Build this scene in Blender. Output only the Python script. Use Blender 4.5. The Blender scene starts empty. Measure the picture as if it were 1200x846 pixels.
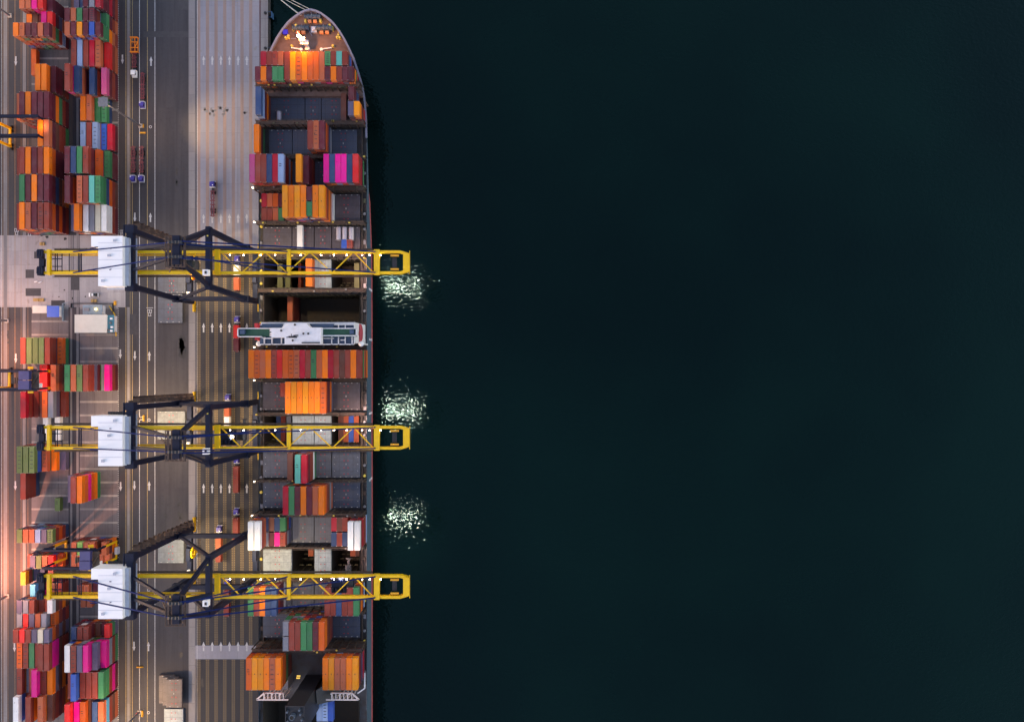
import bpy, math, random
from mathutils import Vector, Matrix
random.seed(7)
R_ = math.radians
C = bpy.context.scene.collection
H, F, CX, CY = 372.0, 920.0, 600.0, 423.0      # drone height above the quay, focal length in photo pixels, photo centre
WATER_Z = -4.0
def wx(px, z=0.0): return (px-CX)/F*(H-z)
def wy(py, z=0.0): return -(py-CY)/F*(H-z)

# ------------------------------------------------------------------ materials
def nodes(name):
    m = bpy.data.materials.new(name); m.use_nodes = True
    nt = m.node_tree; b = nt.nodes['Principled BSDF']
    return m, nt, b
def N(nt, t, **kw):
    n = nt.nodes.new(t)
    for k, v in kw.items():
        if k in n.inputs.keys(): n.inputs[k].default_value = v
        else: setattr(n, k, v)
    return n
def L(nt, a, b): nt.links.new(a, b)
def rgb(c): return (c[0], c[1], c[2], 1)
def mixc(nt, fac, a, b, blend='MIX'):
    n = nt.nodes.new('ShaderNodeMix'); n.data_type = 'RGBA'; n.blend_type = blend
    if isinstance(fac, (int, float)): n.inputs[0].default_value = fac
    else: L(nt, fac, n.inputs[0])
    for s, v in ((6, a), (7, b)):
        if isinstance(v, tuple): n.inputs[s].default_value = rgb(v)
        else: L(nt, v, n.inputs[s])
    return n.outputs[2]
def ramp(nt, src, p0, p1, c0=(0,0,0), c1=(1,1,1)):
    r = nt.nodes.new('ShaderNodeValToRGB'); L(nt, src, r.inputs[0])
    r.color_ramp.elements[0].position = p0; r.color_ramp.elements[1].position = p1
    r.color_ramp.elements[0].color = rgb(c0); r.color_ramp.elements[1].color = rgb(c1)
    return r.outputs[0]
def noise(nt, vec, scale, detail=3.0, rough=.55, dist=0.0):
    n = N(nt, 'ShaderNodeTexNoise', Scale=scale, Detail=detail, Roughness=rough, Distortion=dist)
    if vec is not None: L(nt, vec, n.inputs['Vector'])
    return n.outputs[0]
def pos(nt): return nt.nodes.new('ShaderNodeNewGeometry').outputs['Position']
def scaled(nt, vec, s):
    m = nt.nodes.new('ShaderNodeMapping'); L(nt, vec, m.inputs[0]); m.inputs['Scale'].default_value = s
    return m.outputs[0]

def plain(name, col, rough=.6, metal=0.0, dirt=.35, dscale=.6, dcol=None, rand=.0):
    m, nt, b = nodes(name)
    p = pos(nt)
    f = noise(nt, p, dscale, 5)
    dc = dcol or tuple(c*.45 for c in col)
    fac = ramp(nt, f, .42, .75)
    mul = nt.nodes.new('ShaderNodeMath'); mul.operation = 'MULTIPLY'; L(nt, fac, mul.inputs[0]); mul.inputs[1].default_value = dirt
    c = mixc(nt, mul.outputs[0], col, dc)
    L(nt, c, b.inputs['Base Color'])
    b.inputs['Roughness'].default_value = rough; b.inputs['Metallic'].default_value = metal
    return m
def glow(name, col, s):
    m, nt, b = nodes(name)
    b.inputs['Base Color'].default_value = rgb(col)
    b.inputs['Emission Color'].default_value = rgb(col); b.inputs['Emission Strength'].default_value = s
    return m

def container_paint(name, col):
    m, nt, b = nodes(name)
    p = pos(nt)
    oi = nt.nodes.new('ShaderNodeObjectInfo')
    f1 = noise(nt, scaled(nt, p, (1.6, .35, 1.0)), 1.1, 6, .7)
    f2 = noise(nt, p, .25, 3)
    rust = tuple(.5*c + .5*k for c, k in zip(col, (.10, .045, .03)))
    c1 = mixc(nt, ramp(nt, f1, .54, .85), col, rust)
    dust = tuple(.84*c+.16*.22 for c in col)
    c2 = mixc(nt, ramp(nt, f2, .42, .8), c1, dust)
    hs = nt.nodes.new('ShaderNodeHueSaturation')
    mr = nt.nodes.new('ShaderNodeMapRange'); L(nt, oi.outputs['Random'], mr.inputs[0]); mr.inputs[3].default_value = .80; mr.inputs[4].default_value = 1.15
    L(nt, mr.outputs[0], hs.inputs['Value']); L(nt, c2, hs.inputs['Color'])
    # each roof has its own patched, scraped spots
    sp = noise(nt, scaled(nt, p, (1.3, .9, 1)), .8, 2)
    c3 = mixc(nt, ramp(nt, sp, .70, .76), hs.outputs[0], tuple(.25*c+.02 for c in col))
    L(nt, c3, b.inputs['Base Color'])
    b.inputs['Roughness'].default_value = .6; b.inputs['Specular IOR Level'].default_value = .3
    w = nt.nodes.new('ShaderNodeTexWave'); w.wave_type = 'BANDS'; w.bands_direction = 'Y'
    w.inputs['Scale'].default_value = .9; L(nt, p, w.inputs['Vector'])
    bp = nt.nodes.new('ShaderNodeBump'); bp.inputs['Strength'].default_value = .5; bp.inputs['Distance'].default_value = .05
    L(nt, w.outputs[0], bp.inputs['Height']); L(nt, bp.outputs[0], b.inputs['Normal'])
    return m
PAINT = {
 'R': ('rust red', (.27,.038,.024)), 'M': ('maroon', (.125,.014,.026)), 'O': ('orange', (.90,.18,.006)),
 'Y': ('yellow orange', (.86,.26,.010)), 'S': ('salmon brown', (.50,.11,.046)), 'C': ('crimson', (.46,.006,.025)),
 'P': ('magenta', (.85,.008,.26)), 'K': ('dusky pink', (.44,.055,.17)), 'N': ('navy', (.020,.055,.145)),
 'B': ('royal blue', (.012,.09,.42)), 'L': ('light blue', (.23,.36,.58)), 'G': ('green', (.015,.19,.075)),
 'E': ('olive green', (.105,.175,.055)), 'T': ('teal', (.05,.42,.36)), 'W': ('white', (.80,.80,.80)),
 'A': ('grey', (.22,.23,.28)), 'U': ('slate purple', (.11,.095,.17)), 'I': ('cream', (.66,.62,.50)),
 'D': ('brown', (.14,.045,.032)), 'V': ('bright red', (.72,.02,.02)), 'F': ('burnt orange', (.66,.10,.012)),
 'J': ('pale green', (.22,.50,.12)), 'Q': ('sky blue', (.03,.36,.60)), 'H': ('khaki', (.20,.21,.10)),
}
PM = {k: container_paint('container_paint_'+v[0].replace(' ', '_'), v[1]) for k, v in PAINT.items()}
LOWER = 'RRRRRMMMMMOOFSSDDNUGCCRMGNWALB'

M = {}
M['casting'] = plain('casting_steel', (0.440,0.424,0.400), .5, .3, .5, 3)
M['crane_navy'] = plain('crane_navy_paint', (.0025,.0085,.030), .55, 0, .35, .5, (.010,.011,.016)); M['crane_navy'].node_tree.nodes['Principled BSDF'].inputs['Specular IOR Level'].default_value = .25
M['crane_yellow'] = plain('crane_yellow_paint', (.88,.50,.008), .45, 0, .35, .5, (.45,.22,.02))
M['cable'] = plain('stay_paint', (.006,.020,.10), .8); M['cable'].node_tree.nodes['Principled BSDF'].inputs['Specular IOR Level'].default_value = .1
M['house_white'] = plain('machinery_house_white', (.93,.91,.92), .5, 0, .25, .25, (.82,.81,.81))
M['house_grey'] = plain('machinery_house_grey', (.42,.46,.55), .5)
M['steel'] = plain('dark_steel', (.035,.036,.042), .5, .3)
M['galv'] = plain('galvanised_steel', (0.240,0.232,0.247), .5, .5, .4, .8)
M['rust'] = plain('rusty_walkway', (0.098,0.056,0.041), .75, 0, .9, .9, (0.034,0.022,0.019))
M['rust2'] = plain('rusty_frame', (0.068,0.045,0.034), .7, 0, .8, .9, (0.015,0.013,0.012))
M['white'] = plain('white_paint', (.80,.78,.80), .5, 0, .3, .8, (.5,.46,.45))
M['pinkwhite'] = plain('primer_white_paint', (.80,.66,.62), .5)
M['hull'] = plain('hull_blue_grey', (0.064,0.120,0.169), .45, 0, .5, .12, (0.075,0.105,0.128))
M['boot'] = plain('hull_antifouling_red', (.55,.085,.09), .6, 0, .5, .2, (.3,.07,.07))
M['bulwark'] = plain('bulwark_grey', (.22,.22,.29), .5)
M['maindeck'] = plain('ship_deck_paint', (0.079,0.075,0.079), .7, 0, .9, .35, (0.075,0.041,0.026))
M['bowdeck'] = plain('forecastle_deck_paint', (.165,.100,.085), .65, 0, .8, .5, (.10,.05,.035))
M['hold'] = plain('hold_steel', (.030,.024,.019), .8, 0, .8, .5, (.05,.03,.015))
M['guide'] = plain('cell_guide_steel', (.12,.11,.06), .7)
M['green'] = plain('bridge_wing_green', (.008,.095,.055), .6)
M['navyroof'] = plain('bridge_window_navy', (.05,.09,.16), .25)
M['red'] = plain('lifeboat_red', (.45,.03,.04), .4)
M['chassis'] = plain('chassis_maroon', (.19,.035,.045), .55, 0, .6, 1)
M['cabblue'] = plain('tractor_cab_purple_blue', (.05,.04,.30), .35)
M['cabwhite'] = plain('tractor_cab_white', (.8,.8,.8), .4)
M['tyre'] = plain('tyre_rubber', (.012,.012,.012), .9)
M['glass'] = plain('dark_glass', (.02,.025,.03), .08)
M['orange'] = plain('gondola_orange', (.9,.22,.01), .5)
M['concrete_base'] = plain('mast_base_concrete', (.45,.40,.36), .8)
M['blue'] = plain('booth_roof_blue', (.008,.11,.55), .5, 0, .15)
M['cream'] = plain('shed_roof_cream', (0.629,0.595,0.527), .6, 0, .3, .5, (0.468,0.425,0.357))
M['tealroof'] = plain('shed_roof_teal', (.04,.25,.34), .5)
M['bluegrey'] = plain('shed_roof_blue_grey', (.22,.30,.36), .6, 0, .6, .8)
M['rope'] = plain('mooring_rope', (.38,.38,.38), .8)
M['lampglow'] = glow('lit_floodlight', (1.0,.93,.78), 14)
M['dimglow'] = glow('lit_deck_lamp', (1.0,.9,.7), 1.6)
M['yellowglow'] = glow('lit_work_lamp', (1.0,.75,.15), .12)
M['warmglow'] = glow('lit_sodium_lamp', (1.0,.55,.22), 40)
M['brass'] = plain('bollard_yellow', (.75,.55,.10), .5)
M['winch'] = plain('winch_blue_grey', (.07,.10,.14), .5)
M['copper'] = plain('winch_drum_orange', (.62,.22,.09), .5)
M['barrier'] = plain('barrier_orange', (.85,.38,.02), .5)
M['fender'] = plain('fender_panel_blue', (.02,.10,.22), .5)
M['tank'] = plain('tank_container_silver', (.50,.45,.50), .35, .3, .5, 2)
M['reddot'] = plain('hatch_mark_red', (.60,.02,.03), .6)
M['whitedot'] = plain('hatch_mark_white', (.42,.42,.42), .6)

def hatchmat(name, col, dcol, line):
    m, nt, b = nodes(name)
    p = pos(nt)
    f = noise(nt, p, .35, 6, .65); c = mixc(nt, ramp(nt, f, .38, .72), col, dcol)
    f = noise(nt, p, 2.2, 3, .6); c = mixc(nt, ramp(nt, f, .60, .75), c, tuple(k*.5 for k in col))
    br = N(nt, 'ShaderNodeTexBrick', Scale=1.0); br.offset = 0
    br.inputs['Mortar Size'].default_value = .06; br.inputs['Brick Width'].default_value = 3.1; br.inputs['Row Height'].default_value = 4.1
    br.inputs['Color1'].default_value = (0,0,0,1); br.inputs['Color2'].default_value = (0,0,0,1); br.inputs['Mortar'].default_value = (1,1,1,1)
    L(nt, p, br.inputs['Vector'])
    c = mixc(nt, br.outputs['Color'], c, line)
    L(nt, c, b.inputs['Base Color']); b.inputs['Roughness'].default_value = .6
    return m
M['hatch'] = hatchmat('hatch_cover_slate', (.046,.064,.105), (.060,.066,.088), (.024,.032,.05)) # hatchmat('hatch_cover_slate', (0.045,0.058,0.094), (0.064,0.060,0.075), (0.022,0.026,0.041))
M['hatch_brown'] = hatchmat('hatch_cover_brown_grey', (0.071,0.061,0.079), (0.056,0.041,0.045), (0.034,0.026,0.034))
M['hatch_light'] = hatchmat('hatch_cover_light', (.38,.44,.45), (.23,.26,.27), (.17,.20,.21))
M['hatch_mid'] = hatchmat('hatch_cover_mid_grey', (0.094,0.109,0.143), (0.075,0.079,0.094), (0.045,0.053,0.068))
M['hatch_worn'] = hatchmat('hatch_cover_worn_grey', (.20,.235,.25), (.12,.14,.15), (.10,.115,.125))
M['hatch_taupe'] = hatchmat('hatch_cover_taupe', (0.162,0.129,0.120), (0.114,0.090,0.084), (0.078,0.060,0.054))

def ground(name, col, col2, col3=None, joints=None, rough=.75, sc=.03, streak=True, jcol=.6, bump=.0):
    m, nt, b = nodes(name)
    p = pos(nt)
    c = mixc(nt, ramp(nt, noise(nt, p, sc, 6, .6), .36, .66), col, col2)
    if streak:
        f = noise(nt, scaled(nt, p, (1.0, .05, 1)), .55, 4, .6)
        c = mixc(nt, ramp(nt, f, .45, .8), c, tuple(k*.72 for k in col))
    f = noise(nt, p, .6, 6, .75); c = mixc(nt, ramp(nt, f, .52, .8), c, tuple(k*.7 for k in col))
    if col3:
        f = noise(nt, p, .22, 3, .6); c = mixc(nt, ramp(nt, f, .62, .70), c, col3)
    if joints:
        br = N(nt, 'ShaderNodeTexBrick', Scale=1.0); br.offset = joints[2]
        br.inputs['Mortar Size'].default_value = .08
        br.inputs['Brick Width'].default_value = joints[0]; br.inputs['Row Height'].default_value = joints[1]
        br.inputs['Color1'].default_value = (1,1,1,1); br.inputs['Color2'].default_value = (.84,.83,.85,1)
        br.inputs['Mortar'].default_value = (jcol,jcol,jcol,1)
        L(nt, p, br.inputs['Vector'])
        c = mixc(nt, 1.0, c, br.outputs['Color'], 'MULTIPLY')
    L(nt, c, b.inputs['Base Color']); b.inputs['Roughness'].default_value = rough
    return m
G = {}
G['yard'] = ground('yard_asphalt', (.042,.039,.046), (.058,.052,.056), None, (14, 26, .0), jcol=.85)
G['road'] = ground('road_asphalt', (.040,.038,.046), (.056,.052,.058), None, (4.0, 60, .0), jcol=.86)
G['apron'] = ground('apron_concrete', (.43,.395,.39), (.34,.31,.315), (.28,.25,.25), (6.5, 6.5, .5), jcol=.72)
G['wharf_n'] = ground('wharf_concrete', (.315,.312,.350), (.235,.235,.275), (.26,.25,.25), (26, 12, .0), jcol=.7)
G['wharf_s'] = ground('wharf_asphalt', (.024,.024,.029), (.036,.034,.038), None, (4.1, 80, .0), jcol=.85)
G['edge'] = ground('quay_edge_concrete', (0.274,0.258,0.258), (0.213,0.198,0.205), None, (9, 9, .0), jcol=.6)
G['strip'] = ground('runway_concrete', (0.251,0.236,0.236), (0.182,0.167,0.167), None, (3, 6, .0), jcol=.75)
G['pad'] = ground('slot_pad', (0.076,0.072,0.081), (0.094,0.086,0.094), None, (8.6, 30, .0), jcol=.5)
G['padconc'] = ground('slot_cross_concrete', (0.319,0.296,0.281), (0.243,0.213,0.198), None, (2.2, 30, .0), jcol=.8)
G['pink'] = ground('faded_pink_stripe', (0.304,0.209,0.179), (0.243,0.186,0.179), sc=.05)
G['rail'] = plain('rail_steel_recess', (.035,.035,.05), .5, .3)
G['railred'] = plain('rail_rust_recess', (.14,.04,.04), .7)
G['wpaint'] = plain('white_road_paint', (0.502,0.502,0.517), .7, 0, .7, 1.4, (0.190,0.182,0.182))
G['ypaint'] = plain('yellow_road_paint', (0.380,0.274,0.114), .7, 0, .7, 1.2, (0.152,0.122,0.091))
G['opaint'] = plain('orange_road_paint', (0.380,0.205,0.099), .7, 0, .7, 1.2, (0.152,0.106,0.084))
G['stain'] = plain('oil_stain', (.022,.020,.020), .45, 0, .5, 1.5, (.05,.045,.045))
G['tar'] = plain('fresh_asphalt_patch', (.055,.052,.058), .8)
def hatchband():
    m, nt, b = nodes('yellow_dashed_hatch_band')
    p = pos(nt); s = nt.nodes.new('ShaderNodeSeparateXYZ'); L(nt, p, s.inputs[0])
    def math(op, a, v=None):
        n = nt.nodes.new('ShaderNodeMath'); n.operation = op; L(nt, a, n.inputs[0])
        if v is not None: n.inputs[1].default_value = v
        return n.outputs[0]
    fr = math('FRACT', math('MULTIPLY', s.outputs['Y'], 1/1.1)); on = math('LESS_THAN', fr, .5)
    wear = ramp(nt, noise(nt, p, .35, 5, .7), .30, .75, (1,1,1), (.35,.35,.35))
    mu = nt.nodes.new('ShaderNodeMath'); mu.operation = 'MULTIPLY'; L(nt, on, mu.inputs[0]); L(nt, wear, mu.inputs[1])
    c = mixc(nt, mu.outputs[0], (.070,.048,.032), (.20,.145,.070))
    L(nt, c, b.inputs['Base Color']); b.inputs['Roughness'].default_value = .75
    return m
G['dash'] = hatchband()
G['bandbase'] = ground('band_brown_surface', (0.090,0.065,0.048), (0.072,0.056,0.045))

def water():
    m, nt, b = nodes('harbour_water')
    p = pos(nt)
    c = mixc(nt, ramp(nt, noise(nt, p, .006, 3, .5), .40, .68), (.00003,.0042,.0043), (.00005,.0088,.0076))
    L(nt, c, b.inputs['Base Color'])
    b.inputs['Roughness'].default_value = .012; b.inputs['Specular IOR Level'].default_value = .36; b.inputs['Specular Tint'].default_value = (.38,.98,.96,1); b.inputs['IOR'].default_value = 1.333
    n1 = noise(nt, scaled(nt, p, (1, 1.6, 1)), .50, 1.5, .5, .6)
    bp = nt.nodes.new('ShaderNodeBump'); bp.inputs['Strength'].default_value = .9; bp.inputs['Distance'].default_value = .14
    L(nt, n1, bp.inputs['Height']); L(nt, bp.outputs[0], b.inputs['Normal'])
    return m
G['water'] = water()

# ------------------------------------------------------------------ mesh helpers
class MB:
    def __init__(s): s.v = []; s.f = []; s.m = []
    def raw(s, vs, fs, mi=0):
        o = len(s.v); s.v += [tuple(v) for v in vs]; s.f += [tuple(i+o for i in f) for f in fs]; s.m += [mi]*len(fs); return s
    def box(s, x0, x1, y0, y1, z0, z1, mi=0, bev=0):
        vs = [(x0,y0,z0),(x1,y0,z0),(x1,y1,z0),(x0,y1,z0),(x0,y0,z1),(x1,y0,z1),(x1,y1,z1),(x0,y1,z1)]
        return s.raw(vs, [(3,2,1,0),(4,5,6,7),(0,1,5,4),(1,2,6,5),(2,3,7,6),(3,0,4,7)], mi)
    def beam(s, p, q, w, h=None, mi=0, up=(0,0,1)):
        p, q = Vector(p), Vector(q); h = h or w
        d = (q-p).normalized(); u = Vector(up)
        if abs(d.dot(u)) > .97: u = Vector((0,1,0))
        a = d.cross(u).normalized()*w/2; b = a.cross(d).normalized()*h/2
        vs = [p-a-b, p+a-b, p+a+b, p-a+b, q-a-b, q+a-b, q+a+b, q-a+b]
        return s.raw(vs, [(3,2,1,0),(4,5,6,7),(0,1,5,4),(1,2,6,5),(2,3,7,6),(3,0,4,7)], mi)
    def cyl(s, p, q, r, n=10, r2=None, mi=0):
        p, q = Vector(p), Vector(q); r2 = r if r2 is None else r2
        d = (q-p).normalized(); u = Vector((0,0,1)) if abs(d.z) < .9 else Vector((1,0,0))
        a = d.cross(u).normalized(); b = d.cross(a)
        vs = []
        for k in range(n):
            t = 2*math.pi*k/n; e = a*math.cos(t)+b*math.sin(t)
            vs += [p+e*r, q+e*r2]
        fs = [(2*k, 2*k+1, (2*k+3) % (2*n), (2*k+2) % (2*n)) for k in range(n)]
        fs += [tuple(range(0, 2*n, 2)), tuple(range(2*n-1, 0, -2))]
        return s.raw(vs, fs, mi)
    def quad(s, x0, x1, y0, y1, z, mi=0):
        return s.raw([(x0,y0,z),(x1,y0,z),(x1,y1,z),(x0,y1,z)], [(0,1,2,3)], mi)
    def poly(s, pts, z, mi=0):
        return s.raw([(x,y,z) for x,y in pts], [tuple(range(len(pts)))], mi)
    def mesh(s, name, mats):
        me = bpy.data.meshes.new(name); me.from_pydata(s.v, [], s.f)
        for m in (mats if isinstance(mats, (list, tuple)) else [mats]): me.materials.append(m)
        me.polygons.foreach_set('material_index', s.m); me.update(); return me
    def build(s, name, mats, parent=None, loc=None, **props):
        o = bpy.data.objects.new(name, s.mesh(name, mats)); C.objects.link(o)
        if parent is not None: o.parent = parent
        if loc: o.location = loc
        for k, v in props.items(): o[k] = v
        return o
def empty(name, loc, label, cat, group=None):
    o = bpy.data.objects.new(name, None); C.objects.link(o); o.location = loc
    o.empty_display_size = .1
    o['label'] = label; o['category'] = cat
    if group: o['group'] = group
    return o
def copy_tree(o, parent=None):
    c = o.copy(); C.objects.link(c)
    if parent is not None: c.parent = parent
    for ch in list(o.children): copy_tree(ch, c)
    return c
def struct(mb, name, mat): return mb.build(name, mat, kind='structure')

# ------------------------------------------------------------------ setting
Wt = MB(); Wt.quad(-6000, 6000, -6000, 6000, WATER_Z); struct(Wt, 'water', G['water'])
QX = wx(314)
q = MB(); q.box(-2500, QX, -2500, 2500, -12, 0); struct(q, 'ground', G['yard'])
LV = .004
def sheet(name, mat, rects, lvl):
    mb = MB()
    for (a, b, c, d) in rects:
        x0, x1 = sorted((wx(a), wx(b))); y0, y1 = sorted((wy(c), wy(d)))
        mb.quad(x0, x1, y0, y1, LV*lvl)
    return struct(mb, name, mat)
BIG = 1900
sheet('road', G['road'], [(152, 221, -BIG, BIG)], 1)
sheet('apron', G['apron'], [(-300, 147, 276, 360)], 1)
sheet('concrete_strip', G['edge'], [(221, 228.6, -BIG, BIG), (305.6, 314, -BIG, BIG)], 1)
sheet('wharf_paving', G['wharf_n'], [(231.6, 303.8, -BIG, 292)], 1)
sheet('wharf_road', G['wharf_s'], [(231.6, 303.8, 292, 756), (231.6, 303.8, 772, BIG)], 1)
sheet('wharf_crossing', G['wharf_n'], [(228.6, 303.8, 756, 772)], 2)
sheet('rail_recess', G['rail'], [(228.7, 229.9, -BIG, BIG)], 1)
sheet('waterside_rail_recess', G['railred'], [(303.9, 305.3, -BIG, BIG)], 1)
cb = MB(); cb.box(wx(313.0), QX+.05, -1500, 1500, 0, .3); struct(cb, 'quay_kerb', G['edge'])
# rail steel heads
rl = MB()
for px in (229.3, 304.6): rl.box(wx(px)-.07, wx(px)+.07, -1500, 1500, .006, .06)
struct(rl, 'crane_rail', M['galv'])
BANDC = [233.0+10.12*i for i in range(8)]
sheet('faded_stripe', G['pink'], [(c-1.9, c+1.9, -400, 291.5) for c in BANDC[:8] if c < 303], 2)
sheet('hatch_band', G['bandbase'], [(c-2.0, c+2.0, 292.5, 755.5) for c in BANDC if c < 303]+[(c-2.0, c+2.0, 772.5, 1400) for c in BANDC if c < 303], 2)
sheet('hatch_marking', G['dash'], [(c+s-.62, c+s+.62, a, b) for c in BANDC if c < 303 for s in (-1.3, 1.3) for a, b in ((292.5, 755.5), (772.5, 1400))], 3)
# long lines
sheet('runway_strip', G['strip'], [(4.2, 8.4, -BIG, BIG), (26.6, 30.4, -BIG, 276), (26.6, 30.0, 360, BIG), (149, 152, -BIG, BIG), (82.3, 84.6, 276, BIG), (89.5, 92.3, -BIG, BIG)], 2)
sheet('white_lane_line', G['wpaint'], [(163.1, 163.8, -BIG, BIG), (181.2, 181.9, -BIG, BIG), (230.7, 231.4, -BIG, BIG), (1.6, 2.0, -BIG, BIG)], 3)
sheet('yellow_lane_line', G['ypaint'], [(154.8, 155.4, -BIG, BIG), (172.4, 173.1, -BIG, BIG), (147.2, 147.9, -BIG, BIG), (152.4, 152.8, -BIG, BIG)], 3)
sheet('orange_lane_line', G['opaint'], [(17.3, 17.8, -BIG, BIG), (3.2, 3.6, -BIG, BIG), (9.2, 9.6, -BIG, BIG), (24.6, 24.9, -BIG, BIG), (32.6, 32.9, -BIG, BIG)], 3)
sheet('drain_groove', G['rail'], [(85.2, 86.3, -BIG, BIG), (87.6, 88.2, -BIG, BIG), (80.6, 81.2, -BIG, BIG), (92.6, 93.2, -BIG, BIG)], 2)
# container slot pads with concrete cross strips
pads, cross, dash = [], [], []
k = -14
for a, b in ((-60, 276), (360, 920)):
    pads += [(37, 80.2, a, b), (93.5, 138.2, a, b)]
    y = 60.6 if a < 0 else 361.0
    y -= 15.9*8 if a < 0 else 0
    while y < b-1.5:
        if y > a: cross += [(37, 80.2, y-1.1, y+1.1), (93.5, 138.2, y-1.1, y+1.1)]
        y += 15.05 if a < 0 else 15.7
sheet('slot_pad', G['pad'], [p for p in pads if p[2] < 0], 2)
sheet('lamplit_slot_pad', ground('slot_pad_lamplit', (.13,.118,.128), (.155,.138,.145), None, (8.6, 30, .0), jcol=.45), [p for p in pads if p[2] > 0], 2)  # southern pads: lamp pools painted in as a lighter base colour
sheet('slot_cross_strip', G['padconc'], cross, 3)
sheet('slot_edge_line', G['wpaint'], [(138.3, 138.9, -60+2.6*i, -60+2.6*i+1.3) for i in range(370)], 3)
# arrows
ar = MB()
def arrow(px, py, up=True, l=9.0, z=LV*5):
    x, y = wx(px), wy(py); s = 1 if up else -1; k = 1/2.473
    ar.quad(x-.35, x+.35, *sorted((y-s*l*.5*k, y+s*l*.05*k)), z)
    ar.raw([(x-.75, y+s*l*.05*k, z), (x+.75, y+s*l*.05*k, z), (x, y+s*l*.5*k, z)], [(0,1,2) if up else (2,1,0)])
for py in (71, 256, 384, 572, 757):
    for c in range(6):
        arrow(BANDC[c]+5.6+(3.0 if py < 300 and 0 else 0), py, True, 11)
for px, py, u in ((143.5,70,0),(177,72,1),(158,255,0),(176.3,255,1),(141,415,0),(158,417,0),(175,417,1),(141.3,570,0),(157.5,569,0),(174.8,569,1),
                  (157,757,0),(174,757,1),(157,-50,0),(18.5,72,0),(18.5,420,0),(18,569,0),(17,758,0),(175,-60,1)):
    arrow(px, py, bool(u), 11)
def textmark(px, py):
    x, y = wx(px), wy(py)
    for dx, dy, w, h in ((0,1.6,2.2,.25),(0,.9,.3,1.2),(-.9,.9,.25,1.2),(.9,.9,.25,1.2),(0,.2,2.0,.25),(-.5,-.6,.25,1.2),(.5,-.6,.25,1.2),(0,-1.3,1.6,.25)):
        ar.quad(x+dx-w/2, x+dx+w/2, y+dy-h/2, y+dy+h/2, LV*5)
textmark(175.4, 367); textmark(19.5, 272); textmark(34.5, 273); textmark(143, 274)
for px, py in ((171,360.7),):
    ar.quad(wx(171.5), wx(179.5), wy(361.1), wy(360.5), LV*5)
struct(ar, 'lane_arrow', G['wpaint'])
# oil stains, tyre scuffs, fresh patches
scuffs = []
st = MB()
def blob(px, py, rx, ry, n=14, z=LV*6):
    x, y = wx(px), wy(py); pts = []
    for i in range(n):
        t = 2*math.pi*i/n; k = random.uniform(.55, 1.2)
        pts.append((x+rx*.4*k*math.cos(t), y+ry*.4*k*math.sin(t)))
    st.raw([(x, y, z)]+[(a, b, z) for a, b in pts], [(0, 1+i, 1+(i+1) % n) for i in range(n)])
for a in ((213.2,397.5,5.5,6),(213.0,405,4.5,6),(214,413,6,9),(212.8,406,3.4,11),(207.3,201,1.4,5),(207,216,2.2,3.4),(218.5,246,1.6,1.2),(200,221,1,1.4),(207,213,1.2,3),
          (211,590,3.6,3),(208.5,592,1.4,1.4),(212,604,4,4.6),(211,609,1.8,3),(194.5,605,2,3.6),(190,590,1,1.2),(196.5,592,1,.9),(208,585,.8,1.5),(190,617,1,1),(195,617,1,1),
          (212.8,745,2.6,4),(212.5,767,2.6,3.6),(205,742,1.6,1),(212,776,1,1),(167.8,753,1.2,1.8),(55,278,2,2),(76.5,280,2,2),(49,276,2.2,1.4),(75.5,340,1,1),(69,348,1,1),(100,347.5,1,1),(85,350,1.2,2),
          (176,327.8,1,1),(10,392,2.2,5),(11,401,2,3),(9,376,2,3),(166,779,2,3),(237,800,2,6),(248,802,3,.8),(260,803,2,.8),(200,590,.6,.6),(280,372,1.4,1.8)):
    blob(*a)
for i in range(26): blob(237+random.uniform(-1.2,1.2), 425+i*2.2, random.uniform(.6,1.6), random.uniform(.6,1.3), 9)
for i in range(20): blob(238+random.uniform(-1.2,1.2), 587+i*1.9, random.uniform(.5,1.5), random.uniform(.5,1.2), 9)
for i in range(9): blob(165.5+random.uniform(-.4,.4), 224+i*2.6, 1.2, .5, 8)
for px, py in ((241,130),(247,131),(257,129),(262,133),(266,130),(287,131),(251,132)):
    for i in range(4): scuffs.append((px+random.uniform(-2,2), py+random.uniform(-3,3), random.uniform(.8,2.2), random.uniform(1,2.4), 9))
struct(st, 'oil_stain', G['stain'])
st = MB()
for a in scuffs: blob(*a)
struct(st, 'tyre_scuff', plain('tyre_scuff', (.15,.145,.15), .8, 0, .6, 1.2, (.24,.22,.22)))
pt = MB()
for a, b, c, d in ((40,52,295,303),(30,48,338,347),(147,152,340,360),(155.5,163,2,44),(168,221,37,44),(209,221,0,12),(83,93,325,340),(152,160,368,392),(30,40,316,326),(60,76,352,358)):
    x0, x1 = wx(a), wx(b); y1, y0 = wy(c), wy(d); pt.quad(x0, x1, y0, y1, LV*4)
struct(pt, 'fresh_asphalt_patch', G['tar']).hide_render = False

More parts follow.
